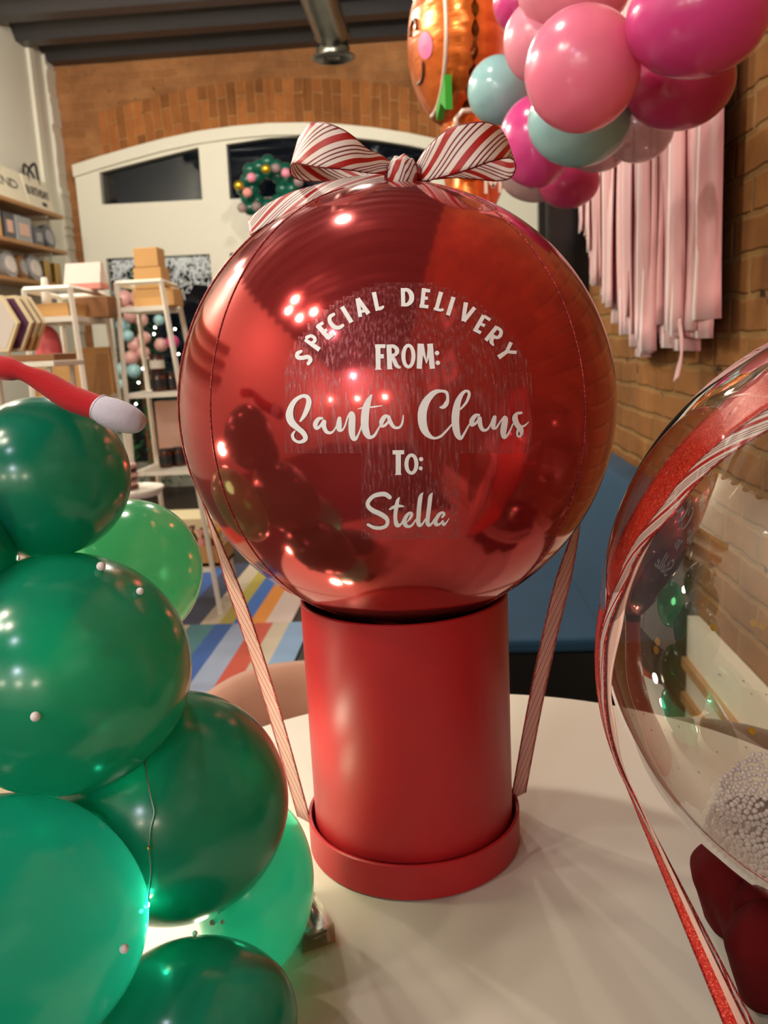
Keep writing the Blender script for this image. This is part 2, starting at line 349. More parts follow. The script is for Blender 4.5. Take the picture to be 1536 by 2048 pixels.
def fit(x0, y0, x1, y1, Y, ky=None):
    """centre (world) and half axes (across, up, depth) of the ellipsoid whose outline in the photo fills the box"""
    cx, cy = (x0+x1)/2, (y0+y1)/2; rx = (x1-x0)/2*Y/FPX; rz = (y1-y0)/2*Y/FPX
    for _ in range(14):
        c = at(cx, cy, Y); rd = ky if ky else (rx+rz)/2
        cc = W2C.transposed() @ (c-CAM)
        # dual quadric in camera axes (ellipsoid axes = camera axes)
        D = (rx*rx, rz*rz, rd*rd); K = lambda a, b: (D[a] if a == b else 0)-cc[a]*cc[b]
        q22 = K(2, 2)
        def lim(a):
            # tangent planes: x_a + s*x_2 = 0 ; solve K(a,a)+2sK(a,2)+s^2K(2,2)=0 , s = pixel/F
            A_, B_, C_ = q22, 2*K(a, 2), K(a, a); disc = math.sqrt(max(B_*B_-4*A_*C_, 0)); s1, s2 = (-B_-disc)/(2*A_), (-B_+disc)/(2*A_)
            return sorted((s1*FPX, s2*FPX))
        a0, a1 = lim(0); b0, b1 = lim(1)
        X0, X1 = 768+a0, 768+a1; Y0, Y1 = 1024-b1, 1024-b0
        cx += ((x0+x1)-(X0+X1))/2; cy += ((y0+y1)-(Y0+Y1))/2
        rx *= (x1-x0)/(X1-X0); rz *= (y1-y0)/(Y1-Y0)
    return at(cx, cy, Y), rx, rz, (ky if ky else (rx+rz)/2)
def balloon_bm(rx, rz, ry, tilt=0, seg=48, knot=True):
    """latex balloon, slightly pear shaped with its rolled neck at the far side"""
    bm = bmesh.new(); bmesh.ops.create_uvsphere(bm, u_segments=seg, v_segments=seg//2, radius=1)
    for v in bm.verts:
        z = v.co.z; k = 1 - .0*z
        if z < -.2: v.co.z *= 1+.10*((-z-.2)/.8)**2; v.co.x *= 1-.08*((-z-.2)/.8)**2; v.co.y *= 1-.08*((-z-.2)/.8)**2
    if knot:
        lathe([(.001, -1.20), (.07, -1.19), (.05, -1.14), (.035, -1.1), (.08, -1.05)], 12, bm=bm)
    # neck points away from the camera: local z -> view axis
    R = W2C.to_4x4() @ Matrix.Rotation(tilt, 4, 'Z') @ Matrix.Diagonal((rx, rz, ry, 1))
    bmesh.ops.transform(bm, matrix=R, verts=bm.verts); return bm
def balloon(bbox, Y, m, label, group, name='balloon', tilt=0, cat='balloon', seg=48):
    c, rx, rz, ry = fit(*bbox, Y)
    o = obj(name, balloon_bm(rx, rz, ry, tilt, seg), m, smooth=True, loc=c); tag(o, label, cat, group); return o, c, (rx, rz, ry)

# ------------------------------------------------------------------ room shell
XL, XR, YB, YF, ZC = -3.34, .68, 8.05, -5.0, 3.95
bm = bmesh.new(); box(bm, ((XL+3)/2-.3, 1.5, -.05), (8, 14.5, .1)); struct('floor', bm, M['floor'])
bm = bmesh.new(); box(bm, (XL-.05, 1.5, 2), (.1, 13, 4.2)); struct('wall_left', bm, M['white'])
bm = bmesh.new(); box(bm, (0, YB+.05, 2), (7.4, .1, 4.2)); ob_back = bm
# brick wall behind the storefront, with the glazed openings left free
def P2(px, py, Y=7.98): p = at(px, py, Y); return (p.x, p.z)
arch = [P2(152, 334), P2(205, 317), P2(260, 301), P2(330, 282), P2(400, 267), P2(470, 257), P2(540, 251), P2(610, 250), P2(680, 253), P2(750, 260), P2(820, 271), P2(890, 286), P2(960, 304), P2(1040, 328), P2(1148, 365)]
T1 = [P2(203, 347), P2(300, 322), P2(400, 297), P2(408, 401), P2(208, 411)]
T2 = [P2(455, 291), P2(540, 278), P2(620, 274), P2(700, 277), P2(780, 287), P2(858, 301), P2(862, 378), P2(462, 400)]
T3 = [P2(905, 312), P2(1000, 340), P2(1000, 372), P2(905, 376)]
W3 = [P2(216, 518), P2(422, 509), (P2(422, 509)[0], .25), (P2(216, 518)[0], .25)]
W4 = [P2(462, 507), P2(850, 488), (P2(850, 488)[0], .12), (P2(462, 507)[0], .12)]
W5 = [(P2(905, 490)[0], 2.1), (.85, 2.1), (.85, .25), (P2(905, 490)[0], .25)]
holes = [T1, T2, T3, W3, W4, W5]
bm.free(); fr_x0, fr_x1 = arch[0][0], arch[-1][0]
wall_out = [(-3.6, -.1), (-3.6, 4.2), (3.6, 4.2), (3.6, -.1)]
opening = [(x, z-.06) for x, z in arch[1:-1]]; opening = [(opening[0][0], .08)] + opening + [(opening[-1][0], .08)]
struct('wall_back', polyprism(wall_out, [opening], 8.05, 8.25), M['brick_back'])
fo = [(fr_x0, 0)] + arch + [(fr_x1, 0)]
struct('window_1', polyprism(fo, holes, 7.93, 8.04), M['frame'])
for i, h in enumerate(holes):
    bm = bmesh.new(); f = bm.faces.new([bm.verts.new((x, 8.0, z)) for x, z in h]); r = bmesh.ops.extrude_face_region(bm, geom=[f]); bmesh.ops.translate(bm, vec=(0, .008, 0), verts=[v for v in r['geom'] if isinstance(v, bmesh.types.BMVert)])
    struct('window_%d' % (i+2), bm, M['glass'])
# raised edge moulding around the arch and the soldier course of bricks above it
bm = bmesh.new()
for (x0, z0), (x1, z1) in zip(arch, arch[1:]):
    quadbox(bm, [(x0, 7.89, z0-.10), (x1, 7.89, z1-.10), (x1, 7.93, z1-.10), (x0, 7.93, z0-.10), (x0, 7.89, z0), (x1, 7.89, z1), (x1, 7.93, z1), (x0, 7.93, z0)])
bmesh.ops.recalc_face_normals(bm, faces=bm.faces); struct('trim_1', bm, M['frame'])
bm = bmesh.new(); uvl = bm.loops.layers.uv.new('UVMap'); u = 0; hh = .40
for (x0, z0), (x1, z1) in zip(arch[1:], arch[2:]):
    dl = math.hypot(x1-x0, z1-z0); nx, nz = -(z1-z0)/dl, (x1-x0)/dl
    vs4 = [(x0, 8.035, z0-.02), (x1, 8.035, z1-.02), (x1+nx*hh*.2, 8.035, z1+hh), (x0+nx*hh*.2, 8.035, z0+hh)]
    f = bm.faces.new([bm.verts.new(v) for v in vs4])
    for l, q in zip(f.loops, ((0, u), (0, u+dl), (hh, u+dl), (hh, u))): l[uvl].uv = q
    u += dl
struct('trim_2', bm, M['brick_arch'])
bm = bmesh.new(); box(bm, (XR+.1, -.55, 2), (.2, 8.9, 4.2)); struct('wall_right', bm, M['brick_right'])
bm = bmesh.new(); box(bm, (3.3, 6, 2), (.1, 4.6, 4.2)); box(bm, (2.05, 3.85, 2), (2.6, .1, 4.2)); struct('wall_side', bm, M['white'])
bm = bmesh.new(); box(bm, (XR-.07, 3.98, 1.45), (.2, .16, 2.9)); box(bm, (XR-.19, 4.02, 1.45), (.03, .06, 2.9)); struct('door_1', bm, M['black'])
bm = bmesh.new(); box(bm, (-1.3, YF-.05, 2), (4.4, .1, 4.2)); struct('wall_front', bm, M['white'])
# plaster edge in the far left corner
bm = bmesh.new(); rows = []
z = 0
while z < 3.95:
    dz = random.uniform(.03, .09); wd = .02+random.uniform(0, .02); box(bm, (XL+wd/2, 7.95, z+dz/2), (wd, .18, dz)); z += dz
box(bm, (XL+.015, 7.6, 2), (.03, .09, 3.9))
struct('trim_3', bm, M['white'])
# corrugated steel ceiling, ribs running across the room
bm = bmesh.new(); prof = []; y = YF-.2
while y < 8.3:
    prof += [(y, ZC), (y+.10, ZC-.13), (y+.24, ZC-.13), (y+.34, ZC)]; y += .52
L_ = [bm.verts.new((XL-.1, a, b_)) for a, b_ in prof]; R_ = [bm.verts.new((3.4, a, b_)) for a, b_ in prof]
for i in range(len(prof)-1): bm.faces.new((L_[i], L_[i+1], R_[i+1], R_[i]))
struct('ceiling', bm, M['ceil'])
# low white panelling with two wooden rails along the brick wall
bm = bmesh.new(); box(bm, (XR-.015, .75, .255), (.03, 2.98, .47)); struct('baseboard_right', bm, M['frame'])
for i, zz in enumerate((.36, .26)):
    bm = bmesh.new(); box(bm, (XR-.037, .75, zz), (.014, 2.98, .028)); struct('trim_%d' % (4+i), bm, M['plank'])

# ------------------------------------------------------------------ lamps of the room
def spot_lamp(i, loc, pw, where):
    t = thing('ceiling_light', where, 'ceiling light', Vector(loc), 'track spots under the steel ceiling')
    obj('housing', lathe([(0, .16), (.035, .16), (.045, .02), (.042, .02), (.03, .12), (0, .12)], 20), M['metal_white'], t, True)
    bm = bmesh.new(); tube(bm, [(0, 0, .15), (0, 0, ZC-loc[2]-.02)], .008); obj('stem', bm, M['metal_white'], t)
    bm = bmesh.new(); bmesh.ops.create_uvsphere(bm, u_segments=12, v_segments=8, radius=.034); obj('bulb', bm, M['bulb'], t, True)
    point(Vector(loc)-Vector((0, 0, .09)), pw)
for i, (loc, pw) in enumerate(LAMPS): spot_lamp(i, loc, pw, 'white track spot with a warm bulb hung from the steel ceiling')
for p in PENDANTS:
    t = thing('pendant_lamp', 'brass pendant bulb hanging in the rear of the shop', 'lamp', Vector(p), 'pendant bulbs at the rear of the shop')
    bm = bmesh.new(); tube(bm, [(0, 0, .07), (0, 0, ZC-p[2]-.02)], .004); obj('cord', bm, M['black'], t)
    obj('socket', lathe([(0, .09), (.02, .09), (.025, .04), (0, .04)], 16), M['brass'], t, True)
    bm = bmesh.new(); bmesh.ops.create_uvsphere(bm, u_segments=16, v_segments=10, radius=.05); obj('bulb', bm, M['bulb'], t, True)
    point(Vector(p)-Vector((0, -.08, 0)), 14)
t = thing('display_lamp', 'cool white display lamp high at the rear of the shop', 'lamp', Vector((-1.75, -4.5, 3.2)))
obj('housing', lathe([(0, .1), (.06, .1), (.07, .03), (0, .03)], 16), M['black'], t, True)
bm = bmesh.new(); tube(bm, [(0, 0, .1), (0, 0, ZC-3.2-.02)], .005); obj('cord', bm, M['black'], t)
bm = bmesh.new(); bmesh.ops.create_uvsphere(bm, u_segments=16, v_segments=10, radius=.06); obj('bulb', bm, M['bulb_cool'], t, True)
point((-1.75, -4.35, 3.15), 45, COOL, .08)
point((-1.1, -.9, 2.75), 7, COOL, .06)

# ------------------------------------------------------------------ duct
t = thing('air_duct', 'silver spiral air duct with a down-facing round collar below the dark ceiling', 'duct', at(665, 60, 6.6))
o0 = at(664, 70, 6.6); rD = .115
bm = bmesh.new(); n = 60; pts = [(o0.x, o0.y-.02-4.5*k/n, o0.z) for k in range(n+1)]; tube(bm, pts, [rD+(.004 if k % 2 else 0) for k in range(n+1)], 28)
o = obj('duct', bm, M['duct'], t, True); o.matrix_parent_inverse = Matrix.Translation(-t.location)
cz = at(665, 112, 6.6).z
o = obj('elbow', lathe([(0, o0.z+.11), (rD*.8, o0.z+.1), (rD+.01, o0.z+.02), (rD+.012, o0.z-.02), (rD, o0.z-.03), (rD, cz+.05), (rD+.008, cz+.05), (rD+.008, cz+.035), (rD, cz+.03), (rD, cz)], 36, (o0.x, 6.6, 0)), M['duct'], t, True); o.matrix_parent_inverse = Matrix.Translation(-t.location)
o = obj('collar', lathe([(rD, cz), (rD+.04, cz-.008), (rD+.042, cz-.016), (rD-.01, cz-.03), (rD-.03, cz+.03), (0, cz+.05)], 36, (o0.x, 6.6, 0)), M['steel'], t, True); o.matrix_parent_inverse = Matrix.Translation(-t.location)
o = obj('damper', lathe([(0, cz-.012), (.05, cz-.02), (.055, cz-.012), (0, cz+.0)], 24, (o0.x, 6.6, 0)), M['steel'], t, True); o.matrix_parent_inverse = Matrix.Translation(-t.location)
def child(name, bm, m, t, smooth=False):
    """a part given in world coordinates under an unrotated thing"""
    o = obj(name, bm, m, t, smooth); o.data.transform(Matrix.Translation(-t.location)); return o

# ------------------------------------------------------------------ shelves on the left wall
SX = -3.10
shelf_z = [2.44, 2.15, 1.87]
words = ['top', 'middle', 'bottom']
for z, wd in zip(shelf_z, words):
    t = thing('wall_shelf', 'long wooden wall shelf, the %s one of three at left' % wd, 'shelf', Vector((SX-.12, 4, z)), 'wooden shelves on the white wall')
    child('plank', mbox((SX-.115, 4.2, z-.015), (.23, 6.3, .03), .002), M['plank'], t)
    for yy in (1.4, 4.2, 7.1): child('bracket', mbox((SX-.13, yy, z-.04), (.2, .02, .02)), M['metal_white'], t)
# ---- simple stroke letters (unit box 0..1 x 0..1), used on the canvas bags
GL = {'W': [[(0, 1), (.25, 0), (.5, .8), (.75, 0), (1, 1)]], 'E': [[(1, 1), (0, 1), (0, 0), (1, 0)], [(0, .5), (.8, .5)]], 'K': [[(0, 0), (0, 1)], [(1, 1), (0, .45), (1, 0)]],
      'N': [[(0, 0), (0, 1), (1, 0), (1, 1)]], 'D': [[(0, 0), (0, 1), (.7, .9), (1, .5), (.7, .1), (0, 0)]], 'B': [[(0, 0), (0, 1), (.8, .9), (.8, .6), (0, .5), (1, .4), (1, .1), (0, 0)]],
      'I': [[(.5, 0), (.5, 1)]], 'R': [[(0, 0), (0, 1), (.9, .9), (.9, .6), (0, .5), (1, 0)]], 'T': [[(0, 1), (1, 1)], [(.5, 1), (.5, 0)]], 'H': [[(0, 0), (0, 1)], [(1, 0), (1, 1)], [(0, .5), (1, .5)]],
      'A': [[(0, 0), (.5, 1), (1, 0)], [(.2, .4), (.8, .4)]], 'Y': [[(0, 1), (.5, .5), (1, 1)], [(.5, .5), (.5, 0)]], 'M': [[(0, 0), (0, 1), (.5, .3), (1, 1), (1, 0)]]}
def word_bm(text, org, ex, ez, h, wd, gap, th, lift):
    bm = bmesh.new(); org = Vector(org); nrm = ex.cross(ez).normalized(); x = 0
    for ch in text:
        if ch in GL:
            for st in GL[ch]:
                for a, b_ in zip(st, st[1:]):
                    A = org+ex*(x+a[0]*wd)+ez*a[1]*h; B = org+ex*(x+b_[0]*wd)+ez*b_[1]*h; d = (B-A).normalized(); s = nrm.cross(d)*th/2; A -= d*th/3; B += d*th/3
                    up = nrm*lift; quadbox(bm, [A-s, B-s, B+s, A+s, A-s+up, B-s+up, B+s+up, A+s+up])
        x += wd+gap
    bmesh.ops.recalc_face_normals(bm, faces=bm.faces); return bm
def bag(y0, y1, z0, h, x, label, text, small=None):
    t = thing('canvas_bag', label, 'bag', Vector((x, (y0+y1)/2, z0)), 'canvas bags on the top wall shelf')
    bm = bmesh.new(); quadbox(bm, [(x-.06, y0, z0), (x+.04, y0, z0), (x+.04, y1, z0), (x-.06, y1, z0), (x-.05, y0+.02, z0+h), (x-.01, y0+.02, z0+h), (x-.01, y1-.02, z0+h), (x-.05, y1-.02, z0+h)])
    bmesh.ops.recalc_face_normals(bm, faces=bm.faces); child('body', bm, M['canvas'], t)
    ez = Vector((-.05, 0, h)).normalized(); ex = Vector((0, 1, 0)); W = y1-y0; n = len(text); wd = W*.86/(n*1.3)
    child('lettering', word_bm(text, (x+.04-.05*.45+.002, y0+W*.07, z0+h*.45), ex, ez, h*.24, wd, wd*.3, .010, .002), M['ink'], t)
    if small: child('lettering', word_bm(small, (x+.04-.05*.2+.002, y0+W*.55, z0+h*.2), ex, ez, h*.09, wd*.4, wd*.15, .008, .002), M['ink'], t)
    for s, xx in ((1, x-.012), (-1, x-.048)):
        pts = crom([(xx, y0+W*.3, z0+h*.86), (xx, y0+W*.32, z0+h*1.15), (xx+.02*s, y0+W*.45, z0+h*1.4), (xx+.02*s, y0+W*.55, z0+h*1.4), (xx, y0+W*.68, z0+h*1.15), (xx, y0+W*.7, z0+h*.86)], 4)
        bm = bmesh.new(); tube(bm, pts, .011, 6); child('handle', bm, M['ink'], t, True)
    return t
b1 = onx(0, 395, SX-.1); b2 = onx(52, 405, SX-.1); b3 = onx(100, 425, SX-.1)
bag(b2.y-1.15, b2.y-.03, shelf_z[0]+.002, .26, SX-.1, 'cream canvas bag lettered WEEKEND on top wall shelf', 'WEEKEND')
bag(b2.y-.02, b3.y+.02, shelf_z[0]+.002, .26, SX-.1, 'cream canvas bag lettered BIRTHDAY at end of top wall shelf', 'BIRTHDAY', 'BABE')
def pack(name, px0, px1, zs, h, m, label, cat, grp, acc=None, round_=False, dx=0):
    p0 = onx(px0, 480, SX-.06); p1 = onx(px1, 480, SX-.06); c = Vector((SX-.10+dx, (p0.y+p1.y)/2, zs+.001)); W = abs(p1.y-p0.y)*.92
    t = thing(name, label, cat, c, grp)
    if round_:
        bm = bmesh.new(); bmesh.ops.create_cone(bm, segments=32, radius1=h/2, radius2=h/2, depth=.05, cap_ends=True)
        bmesh.ops.scale(bm, vec=(1, W/h, 1), verts=bm.verts)
        bmesh.ops.rotate(bm, cent=(0, 0, 0), matrix=Matrix.Rotation(PI/2-.15, 3, 'Y'), verts=bm.verts); bmesh.ops.translate(bm, vec=(0, 0, h/2), verts=bm.verts)
        obj('pack', bm, m, t, False)
        bm = bmesh.new(); bmesh.ops.create_cone(bm, segments=24, radius1=h/3.2, radius2=h/3.2, depth=.01, cap_ends=True); bmesh.ops.scale(bm, vec=(1, W/h, 1), verts=bm.verts)
        bmesh.ops.rotate(bm, cent=(0, 0, 0), matrix=Matrix.Rotation(PI/2-.15, 3, 'Y'), verts=bm.verts); bmesh.ops.translate(bm, vec=(.03, 0, h/2), verts=bm.verts); obj('label', bm, acc or M['whitebag'], t)
    else:
        obj('carton', mbox((0, 0, h/2), (.09, W, h), .004), m, t); obj('label', mbox((.047, 0, h*.5), (.003, W*.6, h*.45)), acc or M['label'], t)
G2 = 'packs on the middle wall shelf'
pack('gift_pack', -60, 8, shelf_z[1], .22, M['kraft'], 'kraft box cut by the picture edge on middle wall shelf', 'box', G2)
pack('gift_pack', 12, 32, shelf_z[1], .2, M['greyd'], 'dark patterned pack beside the kraft box, middle wall shelf', 'box', G2, M['peach'])
pack('gift_pack', 34, 66, shelf_z[1], .2, M['grey'], 'wide grey pack with peach print in centre of middle wall shelf', 'box', G2, M['peach'])
pack('gift_pack', 68, 88, shelf_z[1], .15, M['greyd'], 'short dark pack with pale label on middle wall shelf', 'box', G2, M['grey'])
pack('plate_pack', 90, 114, shelf_z[1], .2, M['greyd'], 'dark round plate pack with pale disc, end of middle wall shelf', 'plates', G2, M['grey'], True)
pack('plate_pack', 2, 33, shelf_z[2], .2, M['grey'], 'silver round plate pack on bottom wall shelf', 'plates', 'packs on the bottom wall shelf', M['whitebag'], True)
pack('plate_pack', 35, 52, shelf_z[2], .19, M['oak'], 'brown round plate pack between silver ones on bottom wall shelf', 'plates', 'packs on the bottom wall shelf', M['grey'], True)
pack('plate_pack', 53, 82, shelf_z[2], .21, M['grey'], 'large silver plate pack with white disc at end of bottom wall shelf', 'plates', 'packs on the bottom wall shelf', M['whitebag'], True)

# ------------------------------------------------------------------ display towers
def frustum_tower(label, top, feet, levels, y_bars):
    feet = [Vector(p)+Vector((0, 0, .0125)) for p in feet]
    t = thing('display_tower', label, 'shelf', Vector(feet[0])*.5+Vector(feet[2])*.5, 'white metal display towers')
    top = [Vector(p) for p in top]; feet = [Vector(p) for p in feet]
    r = .012
    for a, b_ in zip(top, feet): bm = bmesh.new(); tube(bm, [a, b_], r, 4); child('leg', bm, M['metal_white'], t)
    bm = bmesh.new()
    for i in range(4): tube(bm, [top[i], top[(i+1) % 4]], r, 4)
    child('top_frame', bm, M['metal_white'], t)
    out = []
    for k in levels:
        q = [a.lerp(b_, k) for a, b_ in zip(top, feet)]; z = sum(p.z for p in q)/4
        bm = bmesh.new(); quadbox(bm, [Vector((p.x, p.y, z-.022)) for p in q] + [Vector((p.x, p.y, z)) for p in q]); bmesh.ops.recalc_face_normals(bm, faces=bm.faces)
        child('shelf', bm, M['metal_white'], t); out.append(z)
    return t, out
YB1, YB2 = 3.9, 4.22
topB = [at(232, 567, YB1), at(322, 563, YB1), at(352, 573, YB2), at(272, 577, YB2)]
zt = topB[0].z
for p in topB: p.z = zt
footB = [onz(292, 1237, 0), onz(442, 1234, 0), onz(475, 1191, 0), onz(345, 1196, 0)]
tB, zB = frustum_tower('white metal tower stand carrying stacked kraft boxes and amber jars', topB, footB, [1-at(285, y_, YB1).z/topB[0].z for y_ in (613, 788, 945, 1140)], None)
YA1, YA2 = 3.5, 4.0
topA = [at(48, 580, YA1), at(140, 578, YA1), at(208, 598, YA2), at(120, 600, YA2)]
zt = topA[0].z
for p in topA: p.z = zt
footA = [Vector((topA[0].x-.05, YA1-.05, 0)), Vector((topA[1].x+.07, YA1-.05, 0)), Vector((topA[2].x+.05, YA2+.05, 0)), Vector((topA[3].x-.05, YA2+.05, 0))]
tA, zA = frustum_tower('white metal tower stand holding plywood crates and a gift bag', topA, footA, [1-at(100, y_, YA1).z/topA[0].z for y_ in (634, 805, 960)], None)
def pbox(name, x0, y0, x1, y1, Y, dep, m, label, cat, grp=None, z=None, bev=.003, parts=None):
    """a box whose front face covers the given patch at depth Y, standing at height z"""
    a = at(x0, y1, Y); b_ = at(x1, y0, Y); zb = z if z is not None else a.z; h = abs(b_.z-a.z); W = abs(b_.x-a.x)
    o = obj(name, mbox((0, 0, h/2), (W, dep, h), bev), m, loc=Vector(((a.x+b_.x)/2, Y+dep/2, zb+.001))); tag(o, label, cat, grp); return o, W, h
KB = 'kraft boxes stacked on the tower'
pbox('display_bench', 255, 1000, 425, 1110, 4.75, .3, M['cream'], 'low cream display bench standing behind the tower', 'bench', None, 0)
pbox('beige_carton', 322, 815, 362, 940, 4.16, .05, M['peach'], 'tall beige carton behind the squat jars on the tower', 'box', None, zB[2])
o, W_, h_ = pbox('kraft_box', 268, 572, 345, 611, 3.97, .15, M['kraft'], 'wide kraft box at the bottom of the stack on the tower', 'box', KB, zB[0])
z1 = zB[0]+h_+.002
o, W_, h_ = pbox('kraft_box', 269, 525, 320, 571, 3.97, .13, M['kraft'], 'kraft box in the middle of the stack of three', 'box', KB, z1); z1 += h_+.002
o, W_, h_ = pbox('kraft_box', 268, 481, 312, 523, 3.97, .11, M['kraft'], 'smallest kraft box topping the stack on the tower', 'box', KB, z1)
def jar(px, py, Y, r, h, z, lab, label, grp='amber jars on the tower'):
    p = at(px, py, Y); t = thing('candle_jar', label, 'jar', Vector((p.x, Y, z+.001)), grp)
    obj('glass', lathe([(0, 0), (r*.95, 0), (r, .006), (r, h*.85), (r*.9, h*.9), (0, h*.9)], 24), M['amber'], t, True)
    obj('lid', lathe([(r*.96, h*.86), (r*.97, h), (0, h)], 24), M['lid'], t)
    obj('label', lathe([(r+.001, h*.2), (r+.001, h*.65)], 24), lab, t, True)
jar(319, 780, 4.0, .036, .088, zB[1], M['jarblack'], 'large amber jar with black label, lower one of stacked pair')
jar(346, 780, 4.06, .036, .088, zB[1], M['jarblack'], 'amber jar half hidden by red balloon on second tier of tower')
jar(319, 780, 4.0, .034, .085, zB[1]+.09, M['label'], 'amber jar with cream label stacked on another jar')
jar(334, 940, 4.0, .034, .09, zB[2], M['jarblack'], 'squat dark jar on third tier of the tower')
jar(362, 940, 4.04, .034, .09, zB[2], M['jarblack'], 'squat dark jar nearest the red balloon on third tier')
# crates on tower A
def crate(x0, y0, x1, y1, Y, dep, m, label, z, grp='wooden crates on the left tower'):
    a = at(x0, y1, Y); b_ = at(x1, y0, Y); h = b_.z-a.z; W = b_.x-a.x; c = Vector(((a.x+b_.x)/2, Y+dep/2, z+.001))
    t = thing('wooden_crate', label, 'crate', c, grp)
    obj('front_panel', mbox((0, -dep/2+.005, h/2), (W, .01, h), .001), m, t); obj('back_panel', mbox((0, dep/2-.005, h/2), (W, .01, h), .001), m, t)
    for s in (-1, 1): obj('side_panel', mbox((s*(W/2-.005), 0, h/2), (.01, dep-.021, h), .001), m, t)
    obj('base', mbox((0, 0, .006), (W-.021, dep-.021, .012)), m, t); return W, h
crate(62, 597, 134, 629, 3.56, .2, M['ply'], 'light plywood crate on top tier of left tower', zA[0])
crate(151, 583, 213, 628, 3.78, .18, M['oak'], 'dark wooden crate under the white gift bag', zA[0])
W_, h_ = crate(70, 700, 160, 795, 3.52, .3, M['ply'], 'large plywood bin on second tier of left tower', zA[1])
pbox('display_board', 160, 698, 218, 795, 3.98, .05, M['ply'], 'tan board standing behind the large plywood bin', 'board', None, zA[1])
t = thing('gift_bag', 'white gift bag with a coral base on the dark crate', 'bag', at(168, 582, 3.86)+Vector((0, 0, .0)))
a = at(138, 582, 3.86); b_ = at(204, 524, 3.86); W_ = b_.x-a.x; h_ = b_.z-a.z; t.location = Vector(((a.x+b_.x)/2, 3.86, a.z))
bm = bmesh.new(); quadbox(bm, [(-W_/2, -.05, h_*.22), (W_/2, -.05, h_*.22), (W_/2, .05, h_*.22), (-W_/2, .05, h_*.22), (-W_/2*.97, -.012, h_), (W_/2*.97, -.012, h_), (W_/2*.97, .012, h_), (-W_/2*.97, .012, h_)]); bmesh.ops.recalc_face_normals(bm, faces=bm.faces); obj('bag_body', bm, M['whitebag'], t)
obj('bag_base', mbox((0, 0, h_*.11), (W_, .1, h_*.22)), M['coral'], t)
t = thing('lotion_tube', 'cream and orange lotion tube standing in the plywood crate', 'tube', Vector((at(92, 590, 3.62).x, 3.62, zA[0]+.013)))
obj('tube', lathe([(0, .03), (.022, .03), (.02, .06), (.012, .155), (.0, .155)], 16), M['label'], t, True); obj('cap', lathe([(0, 0), (.022, 0), (.022, .03), (0, .03)], 16), M['orange'], t)
for px, lb in ((104, 'gold framed card leaning on wall shelf, outer one'), (123, 'gold framed card leaning on wall shelf, inner one')):
    p = at(px, 556, 6.6); o = obj('gold_frame', mbox((0, 0, .09), (.05, .1, .18), .002), M['brass'], loc=(SX-.1, 7.1 if px < 110 else 7.3, shelf_z[2]+.001)); tag(o, lb, 'frame', 'gold frames on the bottom shelf')
# pink bag in the plywood bin
p = at(98, 700, 3.66); t = thing('pink_pouch', 'pink drawstring pouch standing in the large plywood bin', 'pouch', Vector((p.x, 3.66, zA[1]+.014)))
obj('pouch', lathe([(0, 0), (.05, 0), (.058, .05), (.056, .22), (.045, .27), (.02, .30), (0, .305)], 20), M['pinkbag'], t, True)

# ------------------------------------------------------------------ hexagon plaques on a white stand
hy = 2.45; sx = -1.36
hz = onz(0, 0, 1).z
st = thing('display_stand', 'tall white stand under the hexagon plaques', 'stand', Vector((at(20, 800, hy).x, hy+.1, 0)))
zst = at(60, 724, hy).z; obj('stand_top', mbox((0, 0, zst-.008), (.3, .22, .016), .002), M['metal_white'], st)
for a_, b2_ in ((-.12, -.08), (.12, -.08), (.12, .08), (-.12, .08)): bm = bmesh.new(); tube(bm, [(a_, b2_, 0), (a_, b2_, zst-.016)], .009, 8); obj('leg', bm, M['metal_white'], st)
rk = thing('plaque_rack', 'slotted dark wooden rack holding the hexagon plaques', 'rack', Vector((at(22, 715, hy).x, hy+.1, zst)))
obj('rack_base', mbox((0, 0, .011), (.24, .16, .02), .003), M['oak'], rk); bm = bmesh.new(); tube(bm, [(-.02, -.07, .02), (-.02, -.07, .1)], .004); obj('peg', bm, M['ply'], rk)
labels = ['front white hexagon plaque with a pale face', 'purple hexagon plaque second from the front', 'purple hexagon plaque third from the front', 'rearmost dark hexagon plaque in the rack']
for i in range(4):
    cxp = [-16, 12, 26, 38][i]; R = .093; yy = hy+.04+.035*i
    c = at(cxp, 640, yy); c.z = zst+.021+R; c.y = yy
    t = thing('hexagon_plaque', labels[i], 'plaque', c, 'hexagon plaques in the rack', rz=math.radians(-12))
    hexa = [(R*math.cos(k*PI/3), R*math.sin(k*PI/3)) for k in range(6)]
    R_in = [(x*.9, z_*.9) for x, z_ in hexa]
    obj('board', polyprism(hexa, [], -.006, .006), M['cream'], t); obj('face', polyprism(R_in, [], -.008, -.006), M['whitebag'] if i == 0 else M['purple'], t); obj('back_face', polyprism(R_in, [], .006, .008), M['purple'], t)

# ------------------------------------------------------------------ round white side table with stacked coasters
ps = at(262, 975, 3.0); zt_ = ps.z
t = thing('side_table', 'small round white side table behind the top green balloon', 'table', Vector((ps.x, 3.0, 0)))
obj('tabletop', lathe([(0, zt_-.03), (.1, zt_-.03), (.115, zt_-.012), (.118, zt_), (.11, zt_), (.108, zt_-.006), (0, zt_-.006)], 48), M['tabl'], t, True)
obj('pedestal', lathe([(.11, 0), (.1, .012), (.02, .03), (.016, zt_-.03)], 32), M['tabl'], t, True)
zz = zt_-.005
for i in range(6):
    o = obj('coaster', lathe([(0, 0), (.042, 0), (.044, .007), (.042, .014), (0, .014)], 24), M['plate'] if i % 2 else M['brownp'], smooth=False, loc=(ps.x-.015+random.uniform(-.004, .004), 3.0+random.uniform(-.004, .004), zz))
    tag(o, ['brown', 'pink'][i % 2]+' round coaster in the stack, '+['lowest', 'second up', 'third up', 'fourth up', 'fifth up', 'topmost'][i]+' on side table', 'coaster', 'coasters stacked on the side table'); zz += .0155

